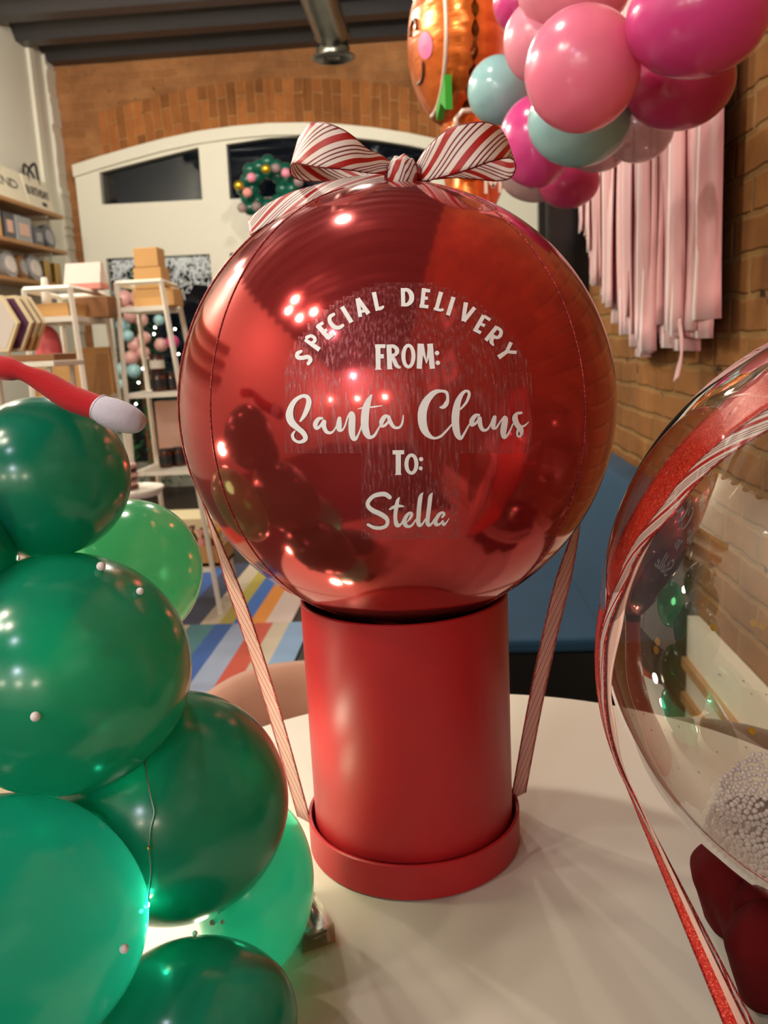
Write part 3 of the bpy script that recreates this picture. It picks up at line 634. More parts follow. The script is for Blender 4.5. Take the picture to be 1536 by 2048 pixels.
# ------------------------------------------------------------------ treat trays low behind the tower
def tray(px, py, Y, W, D, z, label, n, mcol, gl):
    p = at(px, py, Y); t = thing('wooden_tray', label, 'tray', Vector((p.x, Y, z)), 'treat trays')
    obj('tray_base', mbox((0, 0, .01), (W, D, .016)), M['oak'], t)
    for s in (-1, 1): obj('tray_side', mbox((0, s*(D/2-.006), .05), (W, .012, .1)), M['ply'], t); obj('tray_end', mbox((s*(W/2-.006), 0, .05), (.012, D-.025, .1)), M['ply'], t)
    return p
zb3 = zB[3]
p = tray(398, 1120, 3.98, .30, .2, zb3, 'wooden tray of bagged treats on lowest tier of tower', 0, None, None)
k = 0; pos_w = ['front', 'middle', 'back']; cols_w = [('gold', 'gold'), ('whitebag', 'white'), ('coral', 'coral'), ('brownp', 'brown')]
for i in range(4):
    for j in range(3):
        cm, cw = cols_w[(i+j) % 4]
        t = thing('treat_bag', '%s tied treat bag, %s row, %s in the wooden tray' % (cw, pos_w[j], ['first', 'second', 'third', 'fourth'][i]), 'bag', Vector((p.x-.105+.07*i, 3.925+.055*j, zb3+.02)), 'treat bags in the tray')
        obj('pouch', lathe([(0, 0), (.02, .002), (.024, .05), (.018, .10), (.006, .12), (.016, .15), (0, .145)], 12), M[cm], t, True)
        obj('tie', lathe([(.007, .114), (.009, .12), (.007, .126)], 12), M['gold'], t, True)

# ------------------------------------------------------------------ window decorations: tree, balloon column, wreath, frost
YW = 7.45
tp = at(300, 560, YW); tr = thing('christmas_tree', 'dark green Christmas tree with warm fairy lights before the shop window', 'tree', Vector((at(300, 900, YW).x, YW, 0)))
zt2 = 2.0; bm = bmesh.new()
for k in range(1500):
    f = random.random()**.7; z = .15+(zt2-.15)*(1-f); rr = .5*f*random.uniform(.55, 1); a = random.uniform(0, 2*PI)
    c = Vector((rr*math.cos(a), rr*math.sin(a)*.7, z)); d = Vector((math.cos(a), math.sin(a), random.uniform(-.5, .2))).normalized(); s = Vector((-d.y, d.x, 0)).normalized()*.018
    L1 = random.uniform(.06, .12); v = [bm.verts.new(c-s), bm.verts.new(c+s), bm.verts.new(c+d*L1+s*.3), bm.verts.new(c+d*L1-s*.3)]; bm.faces.new(v)
o = obj('foliage', bm, M['pine'], tr); o['kind'] = 'stuff'
bm = bmesh.new(); tube(bm, [(0, 0, 0), (0, 0, 1.9)], .025); obj('trunk', bm, M['oak'], tr)
for px, py in ((278, 653), (310, 655), (308, 668), (350, 658), (371, 655), (286, 737), (277, 765), (243, 770), (357, 708), (272, 808), (300, 720), (326, 810), (352, 845), (340, 750)):
    p = at(px, py, YW-.42); bm = bmesh.new(); bmesh.ops.create_uvsphere(bm, u_segments=10, v_segments=6, radius=.007); o = obj('fairy_light', bm, M['led'], tr, True, loc=p-tr.location)
# pastel balloon column
BC = [(248, 598, 30, 'p', ), (275, 596, 26, 'p'), (262, 628, 30, 'p'), (246, 650, 24, 't'), (283, 640, 22, 'p'), (256, 672, 20, 't'), (270, 690, 26, 'p'), (288, 676, 22, 'p'), (262, 716, 24, 'p'), (286, 706, 24, 'p'), (244, 740, 24, 't'), (268, 742, 24, 't'), (240, 768, 20, 't'), (322, 690, 22, 'p'), (345, 684, 22, 'm'), (318, 640, 18, 't')]
for i, (px, py, d, c_) in enumerate(BC):
    m_ = {'p': M['pastel'], 't': M['teal'], 'm': M['p_hot']}[c_]; wcol = {'p': 'pale pink', 't': 'teal', 'm': 'magenta'}[c_]
    above = ['topmost', 'top inner', 'upper', 'upper outer', 'upper right', 'waist', 'central', 'central right', 'lower central', 'lower inner', 'low outer', 'low inner', 'lowest', 'tree-side', 'lone', 'tree-top'][i]
    balloon((px-d*.62, py-d*.62, px+d*.62, py+d*.62), 7.0-.03*(i % 3), m_, '%s %s balloon of the pastel column in shop window' % (above, wcol), 'pastel balloon column', seg=24)
# ring wreath of green balloons in the transom
wc = (536, 378); k = 0
for i in range(16):
    a = 2*PI*i/16; 
    for q, rr in enumerate((52, 32) if i % 2 == 0 else (46,)):
        px = wc[0]+rr*math.cos(a)*.95; py = wc[1]+rr*math.sin(a)*1.05; d = 30
        o, c, _ = balloon((px-d/2, py-d/2, px+d/2, py+d/2), 7.55+.04*q, M['wteal'], 'dark green balloon of the ring wreath hanging in the transom window', 'green balloons of the window wreath', seg=20)
# small accent balloons on the ring
for px, py, m_, w_ in ((478, 371, 'gold', 'gold balloon at outer left of wreath'), (532, 338, 'gold', 'gold balloon on top of wreath'), (503, 355, 'p_light', 'pale pink balloon at upper left of wreath'), (552, 336, 'smoke', 'white balloon on top of wreath beside gold one'), (572, 346, 'p_light', 'pale pink balloon at upper right of wreath'), (495, 385, 'coral', 'peach balloon at left of wreath'), (484, 416, 'smoke', 'white balloon low on left of wreath'), (513, 413, 'smoke', 'white balloon at foot of wreath'), (597, 364, 'smoke', 'white balloon on right side of wreath'), (607, 400, 'p_light', 'pale pink balloon at lower right of wreath')):
    balloon((px-10, py-10, px+10, py+10), 7.38, M[m_], w_, 'accent balloons of the window wreath', seg=20)
# frosty twigs painted along the top of the window
bm = bmesh.new()
for k in range(420):
    x = random.uniform(W3[0][0]+.03, W3[1][0]-.03); z = W3[0][1]-abs(random.gauss(0, .13))-.01; a = random.uniform(0, PI); l = random.uniform(.015, .06)
    d = Vector((math.cos(a), 0, math.sin(a)))*l; s = Vector((-d.z, 0, d.x)).normalized()*.004; c = Vector((x, 7.985-random.uniform(0, .01), z))
    bm.faces.new([bm.verts.new(c-d-s), bm.verts.new(c+d-s), bm.verts.new(c+d+s), bm.verts.new(c-d+s)])
o = solid(obj('frost_twigs', bm, M['twig']), .002); tag(o, 'white frosty twig decoration along the top of the shop window', 'decoration', kind='stuff')
# white street lights seen through the glass, dark shapes outside

# ------------------------------------------------------------------ rug
rug = bmesh.new(); cols = [(196, 180, 150), (58, 120, 128), (30, 84, 160), (150, 164, 190), (196, 74, 48), (196, 180, 156), (128, 156, 190), (206, 192, 168), (32, 44, 78), (176, 160, 60), (44, 104, 186), (226, 138, 34), (214, 190, 180)]
rm = [mat('rug_wool', c, .95, sheen=.2) for c in cols]
ymid = onz(470, 1252, 0).y; yfar = onz(560, 1150, 0).y+.25; ynear = 1.6
def rx_(px, py): return onz(px, py, 0).x
b = [rx_(x, 1314) for x in (330, 385, 423, 470, 506, 540, 585)]
wd = b[4]-b[3]
edges_n = [b[0]-.6, b[0]-.3, b[0], b[1], b[2], b[3], b[4]+.01, b[5]+.015, b[6]+.02]
cn = [4, 0, 1, 2, 3, 4, 5, 6]
f_ = [rx_(x, 1215) for x in (384, 432, 470, 500, 530, 560, 600)]
edges_f = [f_[0]-.6, f_[0]-.3, f_[0], f_[1], f_[2]-.01, f_[3]-.02, f_[4]-.02, f_[5]-.02, f_[6]]
cf = [11, 2, 8, 5, 9, 10, 11, 12]
def strips(ed, cc, y0, y1):
    for (a, b_), ci in zip(zip(ed, ed[1:]), cc):
        r = box(rug, ((a+b_)/2, (y0+y1)/2, .006), (b_-a, y1-y0, .012), ci)
strips(edges_n, cn, ynear, ymid); strips(edges_f, cf, ymid, yfar)
o = obj('rug', rug, rm); tag(o, 'colourful striped rug of blue, red, orange and cream blocks on the dark floor', 'rug')

# ------------------------------------------------------------------ sofa
t = thing('sofa', 'blue velvet sofa, its base blackened as shade, against the brick wall', 'sofa', Vector((.2, 3.1, 0)))
y0, y1 = 2.27, 3.78
child('seat', mbox((.03, (y0+y1)/2, .40), (.84, y1-y0, .04), .012), M['blue'], t)
child('shaded_sofa_base', mbox((.04, (y0+y1)/2, .209), (.82, y1-y0-.01, .338)), M['black'], t)  # base coloured black to stand for the unlit side below the seat
bm = bmesh.new(); quadbox(bm, [(.44, y0, .40), (.655, y0, .40), (.655, y1, .40), (.44, y1, .40), (.545, y0+.01, .81), (.655, y0+.01, .81), (.655, y1-.01, .81), (.545, y1-.01, .81)]); bmesh.ops.recalc_face_normals(bm, faces=bm.faces)
bmesh.ops.bevel(bm, geom=list(bm.edges), offset=.018, segments=3, affect='EDGES', profile=.5); child('backrest', bm, M['blue'], t, True)
for a_, b_ in ((-.3, y0+.06), (.4, y0+.06), (-.3, y1-.06), (.4, y1-.06)): child('leg', mbox((a_+.03, b_, .02), (.04, .04, .04)), M['black'], t)

# ------------------------------------------------------------------ tub chairs beyond the table
def chair(x, y, rz, m, label, zt_):
    t = thing('tub_chair', label, 'chair', Vector((x, y, 0)), 'velvet tub chairs at the table', rz)
    # curved padded backrest in upholstered channels
    bm = bmesh.new(); R0 = .25; n = 40; rows = []
    for i in range(n+1):
        a = math.radians(-20+220*i/n); c_, s_ = math.cos(a), math.sin(a); q = .006*abs(math.sin(i*PI/5)); fall = .02+.13*abs(math.cos(a))**3
        zt3 = zt_-fall+.02
        pr = [(R0-.0, .40), (R0+.05+q, .40), (R0+.065+q, zt3-.03), (R0+.045, zt3), (R0+.015, zt3), (R0-.008-q, zt3-.03)]
        rows.append([bm.verts.new((c_*r_, s_*r_, z_)) for r_, z_ in pr])
    for A, B in zip(rows, rows[1:]):
        for k in range(6): bm.faces.new((A[k], A[(k+1) % 6], B[(k+1) % 6], B[k]))
    bm.faces.new(rows[0]); bm.faces.new(rows[-1][::-1]); bmesh.ops.recalc_face_normals(bm, faces=bm.faces); obj('backrest', bm, m, t, True)
    obj('seat', lathe([(0, .38), (.23, .38), (.25, .40), (.25, .44), (.22, .47), (0, .475)], 40), m, t, True)
    for a_ in (45, 135, 225, 315):
        a_ = math.radians(a_); bm = bmesh.new(); tube(bm, [(.17*math.cos(a_), .17*math.sin(a_), .38), (.22*math.cos(a_), .22*math.sin(a_), 0)], [.016, .010], 10); obj('leg', bm, M['brass'], t, True)
pc = at(505, 1392, 1.45)
chair(-.27, 1.33, 0.1, M['tan'], 'tan velvet tub chair peeking over the far left table edge', pc.z)
chair(.34, 1.05, -.3, M['brownv'], 'brown tub chair seen through the clear balloon', .62)

# ------------------------------------------------------------------ table
TCX, TCY, TR = .02, .715, .443
t = thing('round_table', 'round white laminate table under the red gift box', 'table', Vector((TCX, TCY, 0)))
obj('tabletop', lathe([(0, .728), (TR-.01, .728), (TR, .733), (TR, .746), (TR-.004, .75), (0, .75)], 128), M['table'], t)
obj('pedestal', lathe([(.24, 0), (.24, .012), (.06, .03), (.03, .06), (.03, .7), (.1, .727)], 48), M['metal_white'], t, True)

# ------------------------------------------------------------------ red hat box
BX = Vector((-.0405, .797, .75)); LR, BR = .1075, .1005
t = thing('hat_box', 'round red card gift box standing on its upturned lid on the white table', 'box', BX)
lid_h = .036
obj('lid', lathe([(0, .0005), (LR-.002, .0005), (LR, .002), (LR, lid_h-.001), (LR-.0012, lid_h), (LR-.003, lid_h), (LR-.004, lid_h-.002), (LR-.004, .003), (0, .003)], 128), M['box'], t, True)
top_h = .262
obj('box_body', lathe([(0, .004), (BR-.001, .004), (BR, .006), (BR, top_h-.001), (BR-.001, top_h), (BR-.003, top_h), (BR-.003, .01), (0, .01)], 128), M['box'], t, True)
for o in t.children:
    md = o.modifiers.new('es', 'EDGE_SPLIT'); md.split_angle = math.radians(35)

# ------------------------------------------------------------------ red foil ball balloon
RR = .2; d_ = ray(795, 817); RC = CAM + d_*(RR/math.sin(math.radians(14.32)))
t = thing('foil_balloon', 'large glossy red ball balloon lettered SPECIAL DELIVERY sitting on the red box', 'balloon', RC)
bm = bmesh.new(); bmesh.ops.create_uvsphere(bm, u_segments=192, v_segments=96, radius=RR)
obj('balloon_skin', bm, M['foil_red'], t, True)
for az in (180+45, -40, 50, 135):   # four seams, top to bottom
    a = math.radians(az); pts = [Vector((math.cos(a)*math.sin(q), math.sin(a)*math.sin(q), math.cos(q)))*(RR+.0002) for q in [PI*k/60 for k in range(2, 59)]]
    bm = bmesh.new(); tube(bm, pts, .0007, 6); obj('seam', bm, M['glit_d'], t, True)
def strokes_bm(strokes, lift=.0006):
    bm = bmesh.new()
    def V(x, y): return bm.verts.new((hit(x, y, RC, RR+lift)-RC))
    def poly(pts): 
        try: bm.faces.new([V(*p) for p in pts])
        except ValueError: pass
    for fr, kind, pts in strokes:
        ox, oy, s = fr; P = [(ox+x/s, oy+y/s, w_/s) for x, y, w_ in pts]
        if kind == 'dot':
            x, y, w_ = P[0]; poly([(x+w_/2*math.cos(2*PI*k/20), y+w_/2*math.sin(2*PI*k/20)) for k in range(20)]); continue
        if kind == 'ell':     # centre, radii, width
            (cx, cy, w_), (rx, ry, _) = P[0], (pts[1][0]/s, pts[1][1]/s, 0); n = 40; I = []; O = []
            for k in range(n):
                a = 2*PI*k/n; I.append((cx+(rx-w_/2)*math.cos(a), cy+(ry-w_*.42)*math.sin(a))); O.append((cx+(rx+w_/2)*math.cos(a), cy+(ry+w_*.42)*math.sin(a)))
            for k in range(n): poly([I[k], O[k], O[(k+1) % n], I[(k+1) % n]])
            continue
        if kind == 'cur': P = crom(P, 6)
        else: P = [tuple(a+(b_-a)*k/3 for a, b_ in zip(p, q)) for p, q in zip(P, P[1:]) for k in range(3)]+[P[-1]]
        n = len(P); Lf = []; Rt = []
        for i, (x, y, w_) in enumerate(P):
            a, b_ = P[max(i-1, 0)], P[min(i+1, n-1)]; dx, dy = b_[0]-a[0], b_[1]-a[1]; l = math.hypot(dx, dy) or 1; nx, ny = -dy/l*w_/2, dx/l*w_/2
            Lf.append((x+nx, y+ny)); Rt.append((x-nx, y-ny))
        for i in range(n-1): poly([Lf[i], Rt[i], Rt[i+1], Lf[i+1]])
        if kind == 'cur':
            for x, y, w_ in P[::1]: poly([(x+w_/2*math.cos(2*PI*k/12), y+w_/2*math.sin(2*PI*k/12)) for k in range(12)])
    bmesh.ops.recalc_face_normals(bm, faces=bm.faces); return bm
ZS = (560, 760, 5.908); ZCf = (820, 760, 5.908); ZT = (720, 880, 7.68); ZL = (580, 570, 6.4); ZR = (790, 570, 5.908); ZF = (740, 680, 10.24)
def S(fr, kind, *p): return (fr, kind, list(p))
santa = [S(ZS, 'cur', (240, 485, 24), (285, 420, 48), (325, 330, 62), (342, 250, 62), (320, 200, 50), (265, 190, 42), (190, 232, 50), (135, 310, 66), (112, 410, 88), (135, 495, 84), (205, 565, 66), (270, 620, 60), (302, 680, 56), (278, 718, 48), (220, 733, 34), (165, 703, 36), (148, 650, 36), (175, 604, 18)),
    S(ZS, 'cur', (500, 452, 26), (455, 462, 46), (418, 520, 58), (430, 572, 38), (475, 545, 34), (510, 490, 28)), S(ZS, 'cur', (520, 495, 56), (520, 550, 54), (552, 612, 44), (605, 622, 30), (645, 585, 20), (680, 520, 18)),
    S(ZS, 'cur', (702, 455, 46), (697, 520, 66), (700, 580, 60), (735, 590, 28), (768, 540, 20), (800, 440, 20), (830, 395, 32), (852, 415, 72), (850, 520, 82), (850, 620, 74), (868, 690, 56), (900, 690, 34), (938, 615, 20), (965, 530, 18)),
    S(ZS, 'cur', (1078, 182, 26), (1045, 250, 66), (1015, 340, 88), (1002, 450, 94), (1004, 560, 90), (1028, 640, 76), (1062, 678, 44), (1115, 655, 34), (1160, 580, 22), (1190, 530, 18)),
    S(ZS, 'cur', (920, 340, 9), (1000, 326, 22), (1100, 318, 20), (1205, 303, 10)),
    S(ZS, 'cur', (1290, 430, 26), (1240, 432, 48), (1202, 490, 56), (1200, 545, 34), (1240, 535, 32), (1285, 490, 30)), S(ZS, 'cur', (1285, 440, 42), (1305, 500, 50), (1350, 558, 36), (1410, 560, 28), (1445, 505, 24), (1457, 420, 13))]
claus = [S(ZCf, 'cur', (358, 322, 22), (395, 318, 46), (430, 278, 54), (446, 220, 34), (432, 150, 38), (370, 130, 34), (290, 147, 58), (205, 232, 84), (155, 340, 102), (143, 450, 104), (160, 560, 94), (205, 640, 68), (280, 687, 32), (360, 667, 30), (430, 600, 26), (490, 530, 20)),
    S(ZCf, 'cur', (595, 345, 20), (660, 272, 30), (696, 190, 36), (692, 140, 34), (650, 134, 34), (603, 182, 50), (562, 270, 74), (542, 380, 90), (536, 480, 90), (545, 580, 84), (568, 660, 66), (602, 688, 38), (642, 630, 26), (690, 545, 20), (720, 500, 16)),
    S(ZCf, 'cur', (818, 413, 24), (772, 422, 46), (732, 480, 58), (730, 530, 42), (775, 512, 32), (815, 460, 26)), S(ZCf, 'cur', (822, 455, 54), (830, 530, 54), (860, 588, 42), (910, 586, 28), (950, 530, 22), (975, 470, 20)),
    S(ZCf, 'cur', (1000, 440, 46), (985, 500, 60), (985, 565, 44), (1022, 560, 28), (1062, 500, 20), (1100, 450, 24), (1125, 455, 60), (1112, 540, 76), (1102, 620, 70), (1112, 678, 42), (1152, 650, 28), (1190, 580, 20), (1215, 520, 18)),
    S(ZCf, 'cur', (1315, 388, 32), (1262, 400, 38), (1240, 450, 68), (1262, 520, 66), (1305, 575, 66), (1318, 625, 42), (1298, 668, 26), (1268, 655, 24), (1272, 600, 30), (1310, 562, 28), (1360, 535, 24), (1400, 497, 11))]
stella = [S(ZT, 'cur', (455, 880, 66), (390, 835, 72), (300, 835, 70), (200, 868, 62), (125, 950, 62), (128, 1020, 66), (200, 1085, 74), (300, 1130, 76), (392, 1190, 72), (424, 1250, 58), (400, 1318, 56), (320, 1350, 56), (220, 1345, 54), (125, 1300, 44)),
    S(ZT, 'cur', (605, 882, 14), (580, 930, 50), (560, 1020, 62), (545, 1130, 60), (545, 1230, 60), (570, 1305, 74), (620, 1300, 36), (660, 1240, 26)), S(ZT, 'cur', (455, 1065, 26), (520, 1030, 48), (600, 1013, 46), (672, 1020, 20)),
    S(ZT, 'cur', (720, 1262, 14), (770, 1200, 40), (795, 1140, 46), (765, 1118, 40), (715, 1165, 54), (682, 1240, 66), (700, 1305, 66), (750, 1330, 44), (805, 1300, 34), (855, 1225, 24)),
    S(ZT, 'cur', (968, 808, 12), (932, 870, 60), (912, 1000, 68), (900, 1150, 68), (895, 1262, 68), (915, 1312, 54), (955, 1290, 34), (1010, 1210, 24)),
    S(ZT, 'cur', (1114, 812, 12), (1082, 870, 60), (1065, 1000, 64), (1046, 1150, 64), (1036, 1262, 66), (1058, 1308, 52), (1105, 1280, 34), (1150, 1210, 30)),
    S(ZT, 'cur', (1262, 1185, 34), (1292, 1140, 46), (1265, 1112, 38), (1210, 1150, 54), (1165, 1230, 58), (1168, 1295, 60), (1225, 1290, 36), (1272, 1240, 26)), S(ZT, 'cur', (1272, 1250, 34), (1285, 1300, 46), (1330, 1262, 24), (1370, 1200, 9))]
to = [S(ZT, 'lin', (500, 190, 64), (677, 188, 64)), S(ZT, 'lin', (588, 190, 80), (588, 534, 80)), S(ZT, 'lin', (538, 530, 16), (637, 528, 16)), S(ZT, 'ell', (790, 370, 62), (77, 138, 0)), S(ZT, 'dot', (938, 295, 66)), S(ZT, 'dot', (932, 435, 62))]
frm = [S(ZF, 'lin', (162, 92, 104), (168, 604, 96)), S(ZF, 'lin', (105, 600, 22), (238, 598, 22)), S(ZF, 'lin', (105, 128, 78), (316, 126, 78)), S(ZF, 'lin', (165, 335, 88), (282, 333, 88)),
    S(ZF, 'lin', (388, 92, 104), (405, 600, 98)), S(ZF, 'lin', (352, 590, 20), (465, 590, 20)), S(ZF, 'cur', (400, 125, 66), (480, 128, 72), (545, 180, 84), (550, 250, 86), (505, 305, 66), (430, 315, 66)), S(ZF, 'cur', (455, 325, 60), (500, 430, 84), (545, 520, 84), (600, 560, 56), (625, 545, 20)),
    S(ZF, 'ell', (787, 330, 84), (103, 218, 0)), S(ZF, 'lin', (1040, 76, 130), (1008, 588, 104)), S(ZF, 'lin', (1060, 120, 90), (1158, 478, 16)), S(ZF, 'lin', (1228, 120, 90), (1158, 478, 16)), S(ZF, 'lin', (1228, 76, 118), (1278, 588, 106)), S(ZF, 'dot', (1373, 267, 92)), S(ZF, 'dot', (1388, 467, 92))]
spec = [S(ZL, 'cur', (140, 850, 40), (95, 880, 52), (100, 925, 54), (160, 933, 54), (228, 920, 54), (262, 958, 54), (235, 1005, 46)), S(ZL, 'lin', (190, 698, 40), (378, 828, 62)), S(ZL, 'cur', (215, 672, 44), (270, 652, 42), (315, 680, 44), (312, 722, 44), (268, 745, 36)),
    S(ZL, 'lin', (352, 515, 62), (495, 682, 56)), S(ZL, 'lin', (345, 532, 40), (425, 482, 44)), S(ZL, 'lin', (420, 608, 40), (475, 570, 42)), S(ZL, 'lin', (480, 690, 44), (560, 624, 44)), S(ZL, 'cur', (560, 375, 40), (512, 410, 50), (512, 470, 54), (558, 530, 56), (620, 548, 50), (675, 518, 42)),
    S(ZL, 'lin', (665, 278, 56), (788, 480, 56)), S(ZL, 'lin', (862, 172, 50), (900, 410, 50)), S(ZL, 'lin', (868, 172, 50), (1005, 368, 58)), S(ZL, 'lin', (895, 342, 38), (960, 330, 38)), S(ZL, 'lin', (1073, 92, 56), (1122, 328, 52)), S(ZL, 'cur', (1115, 308, 42), (1160, 298, 46), (1190, 280, 34)),
    S(ZR, 'lin', (92, 36, 48), (98, 252, 48)), S(ZR, 'cur', (95, 58, 42), (150, 60, 44), (192, 110, 58), (192, 180, 58), (150, 228, 44), (98, 234, 40)), S(ZR, 'lin', (342, 38, 48), (318, 270, 48)), S(ZR, 'lin', (325, 60, 42), (416, 70, 40)), S(ZR, 'lin', (335, 152, 38), (388, 158, 38)), S(ZR, 'lin', (290, 246, 40), (394, 258, 42)),
    S(ZR, 'lin', (545, 82, 50), (488, 290, 46)), S(ZR, 'cur', (475, 280, 38), (530, 296, 34), (560, 292, 34)), S(ZR, 'lin', (692, 142, 50), (625, 358, 50)), S(ZR, 'lin', (838, 206, 52), (805, 428, 44)), S(ZR, 'lin', (942, 266, 46), (812, 428, 46)),
    S(ZR, 'lin', (1050, 358, 48), (945, 540, 48)), S(ZR, 'lin', (1050, 366, 36), (1126, 414, 38)), S(ZR, 'lin', (1005, 455, 36), (1062, 482, 36)), S(ZR, 'lin', (930, 522, 40), (1015, 566, 40)), S(ZR, 'lin', (1205, 492, 46), (1072, 656, 46)), S(ZR, 'cur', (1210, 505, 36), (1252, 545, 42), (1242, 600, 42), (1200, 622, 38), (1160, 600, 36)), S(ZR, 'cur', (1155, 620, 40), (1138, 668, 48), (1160, 708, 26)),
    S(ZR, 'lin', (1372, 678, 46), (1318, 790, 40)), S(ZR, 'lin', (1438, 796, 40), (1318, 788, 36)), S(ZR, 'lin', (1330, 782, 42), (1222, 856, 56))]
for st, lb in ((spec, 'white arched words SPECIAL DELIVERY'), (frm, 'white word FROM'), (santa+claus, 'white script words Santa Claus'), (to, 'white word TO'), (stella, 'white script name Stella')):
    o = obj('lettering', strokes_bm(st), M['vinyl'], t); o['label'] = lb
# film left by the vinyl transfer: fine vertical streaks
m_ = bpy.data.materials.new('transfer_film'); m_.use_nodes = True; nt = m_.node_tree; nt.nodes.clear(); N = nt.nodes.new; L = nt.links.new
out = N('ShaderNodeOutputMaterial'); tc = N('ShaderNodeTexCoord'); mp = N('ShaderNodeMapping'); mp.inputs['Scale'].default_value = (620, 620, 30); L(tc.outputs['Object'], mp.inputs[0])
n = N('ShaderNodeTexNoise'); n.inputs['Scale'].default_value = 1; n.inputs['Detail'].default_value = 3; L(mp.outputs[0], n.inputs['Vector'])
r = N('ShaderNodeValToRGB'); r.color_ramp.elements[0].position = .46; r.color_ramp.elements[0].color = (.07,)*3+(1,); r.color_ramp.elements[1].position = .70; r.color_ramp.elements[1].color = (.62,)*3+(1,); L(n.outputs['Fac'], r.inputs[0])
g = N('ShaderNodeBsdfPrincipled'); g.inputs['Base Color'].default_value = lin((196, 112, 116)); g.inputs['Metallic'].default_value = .6; g.inputs['Roughness'].default_value = .4
tpn = N('ShaderNodeBsdfTransparent'); mx = N('ShaderNodeMixShader'); L(r.outputs[0], mx.inputs[0]); L(tpn.outputs[0], mx.inputs[1]); L(g.outputs[0], mx.inputs[2]); L(mx.outputs[0], out.inputs[0])
bm = bmesh.new(); gp = {}
def inside(x, y):
    if y <= 905: return 572 < x < 1066 and ((x-812)/262)**2+((y-830)/268)**2 < 1 or (575 < x < 1064 and 800 < y <= 905)
    return 722 < x < 922 and y < 1080
step = 9
for i in range(560, 1080, step):
    for j in range(556, 1090, step):
        if inside(i+step/2, j+step/2):
            q = []
            for a, b_ in ((i, j), (i+step, j), (i+step, j+step), (i, j+step)):
                if (a, b_) not in gp: gp[(a, b_)] = bm.verts.new(hit(a, b_, RC, RR+.0003)-RC)
                q.append(gp[(a, b_)])
            bm.faces.new(q)
obj('transfer_film', bm, m_, t, True)['label'] = 'streaky clear transfer film behind the words'

# ------------------------------------------------------------------ candy stripe ribbon: bow, tails and straps
YBW = RC.y-.005
def z5(x, y, Y): return at(440+x/2.477, 220+y/2.477, Y)
bow = thing('ribbon_bow', 'candy striped ribbon bow topping the red ball balloon, its straps tied to the box', 'ribbon', Vector((RC.x, RC.y, RC.z+RR+.004)))
def smooth_rows(rows, n=5):
    A = crom([tuple(a) for a, b_ in rows], n); B = crom([tuple(b_) for a, b_ in rows], n); return list(zip(A, B))
def ribbon_part(name, rows, m, n=5, nc=8, th=.0006):
    o = child(name, band(smooth_rows(rows, n), nc), m, bow, True); solid(o, th); return o
d = lambda k: YBW-.03+k
Lrows = [((848, 262), (862, 330), -.004), ((800, 222), (800, 318), -.016), ((738, 195), (720, 312), -.026), ((668, 135), (640, 300), -.034), ((600, 90), (548, 292), -.036), ((520, 62), (470, 285), -.032), ((455, 62), (405, 272), -.02),
         ((415, 105), (362, 268), -.004), ((385, 150), (346, 290), .016), ((392, 175), (352, 322), .03), ((440, 200), (400, 350), .036), ((540, 230), (500, 356), .036), ((660, 260), (620, 350), .03), ((770, 290), (740, 345), .018), ((850, 305), (850, 345), .004)]
ribbon_part('bow_loop', [(z5(a[0], a[1], YBW+k), z5(b_[0], b_[1], YBW+k-.006)) for a, b_, k in Lrows], M['ribbon_l'])
Rrows = [((975, 262), (985, 352), -.004), ((1010, 205), (1030, 352), -.014), ((1060, 150), (1090, 338), -.024), ((1130, 92), (1170, 318), -.032), ((1220, 66), (1250, 292), -.036), ((1310, 58), (1330, 262), -.034), ((1380, 84), (1410, 242), -.022),
         ((1415, 130), (1450, 246), -.006), ((1430, 170), (1466, 285), .014), ((1415, 200), (1440, 338), .03), ((1340, 215), (1370, 354), .036), ((1240, 240), (1270, 345), .034), ((1140, 270), (1160, 338), .028), ((1050, 290), (1060, 345), .016), ((985, 300), (985, 345), .004)]
ribbon_part('bow_loop', [(z5(a[0], a[1], YBW+k), z5(b_[0], b_[1], YBW+k-.006)) for a, b_, k in Rrows], M['ribbon'])
# left tail lying over the balloon
Trows = [((850, 320), (845, 378), -.01), ((760, 318), (765, 380), -.018), ((660, 330), (680, 385), -.02), ((560, 348), (590, 398), -.022), ((470, 372), (500, 432), -.025), ((380, 398), (410, 480), -.03), ((300, 430), (340, 512), -.032), ((215, 478), (250, 560), -.034), ((138, 545), (150, 622), -.036)]
ribbon_part('tail', [(z5(a[0], a[1], YBW+k+.012), z5(b_[0], b_[1], YBW+k-.012)) for a, b_, k in Trows], M['ribbon_l'])
# knot: a band wrapped round the gathered middle
rows = []
kc = z5(905, 322, YBW-.01)
for i in range(25):
    a = 2*PI*i/24+.6; R1, R2 = .0135, .0135; wv = .0016*math.sin(3*a)
    y_ = math.cos(a)*.014; z_ = math.sin(a)*.015
    cen = kc+Vector((0, y_, z_+wv)); wx = .012+.0016*math.sin(2*a+1)
    rows.append((cen+Vector((-wx, 0, .001*math.sin(5*a))), cen+Vector((wx, 0, .001*math.cos(4*a)))))
def pinch(bm_):
    pass
bmk = band(rows, 10)
for v in bmk.verts:
    dx = (v.co.x-kc.x)/.012; s = 1.0-.42*abs(dx)**2.2; v.co.y = kc.y+(v.co.y-kc.y)*s*1.05; v.co.z = kc.z+(v.co.z-kc.z)*s*1.12+.0012*math.sin(dx*9)
o = child('knot', bmk, M['ribbon'], bow, True); solid(o, .001)
bm = bmesh.new(); tube(bm, [kc+Vector((-.016, 0, 0)), kc, kc+Vector((.016, 0, 0))], [.006, .0095, .006], 12); child('knot_core', bm, M['glit_d'], bow, True)
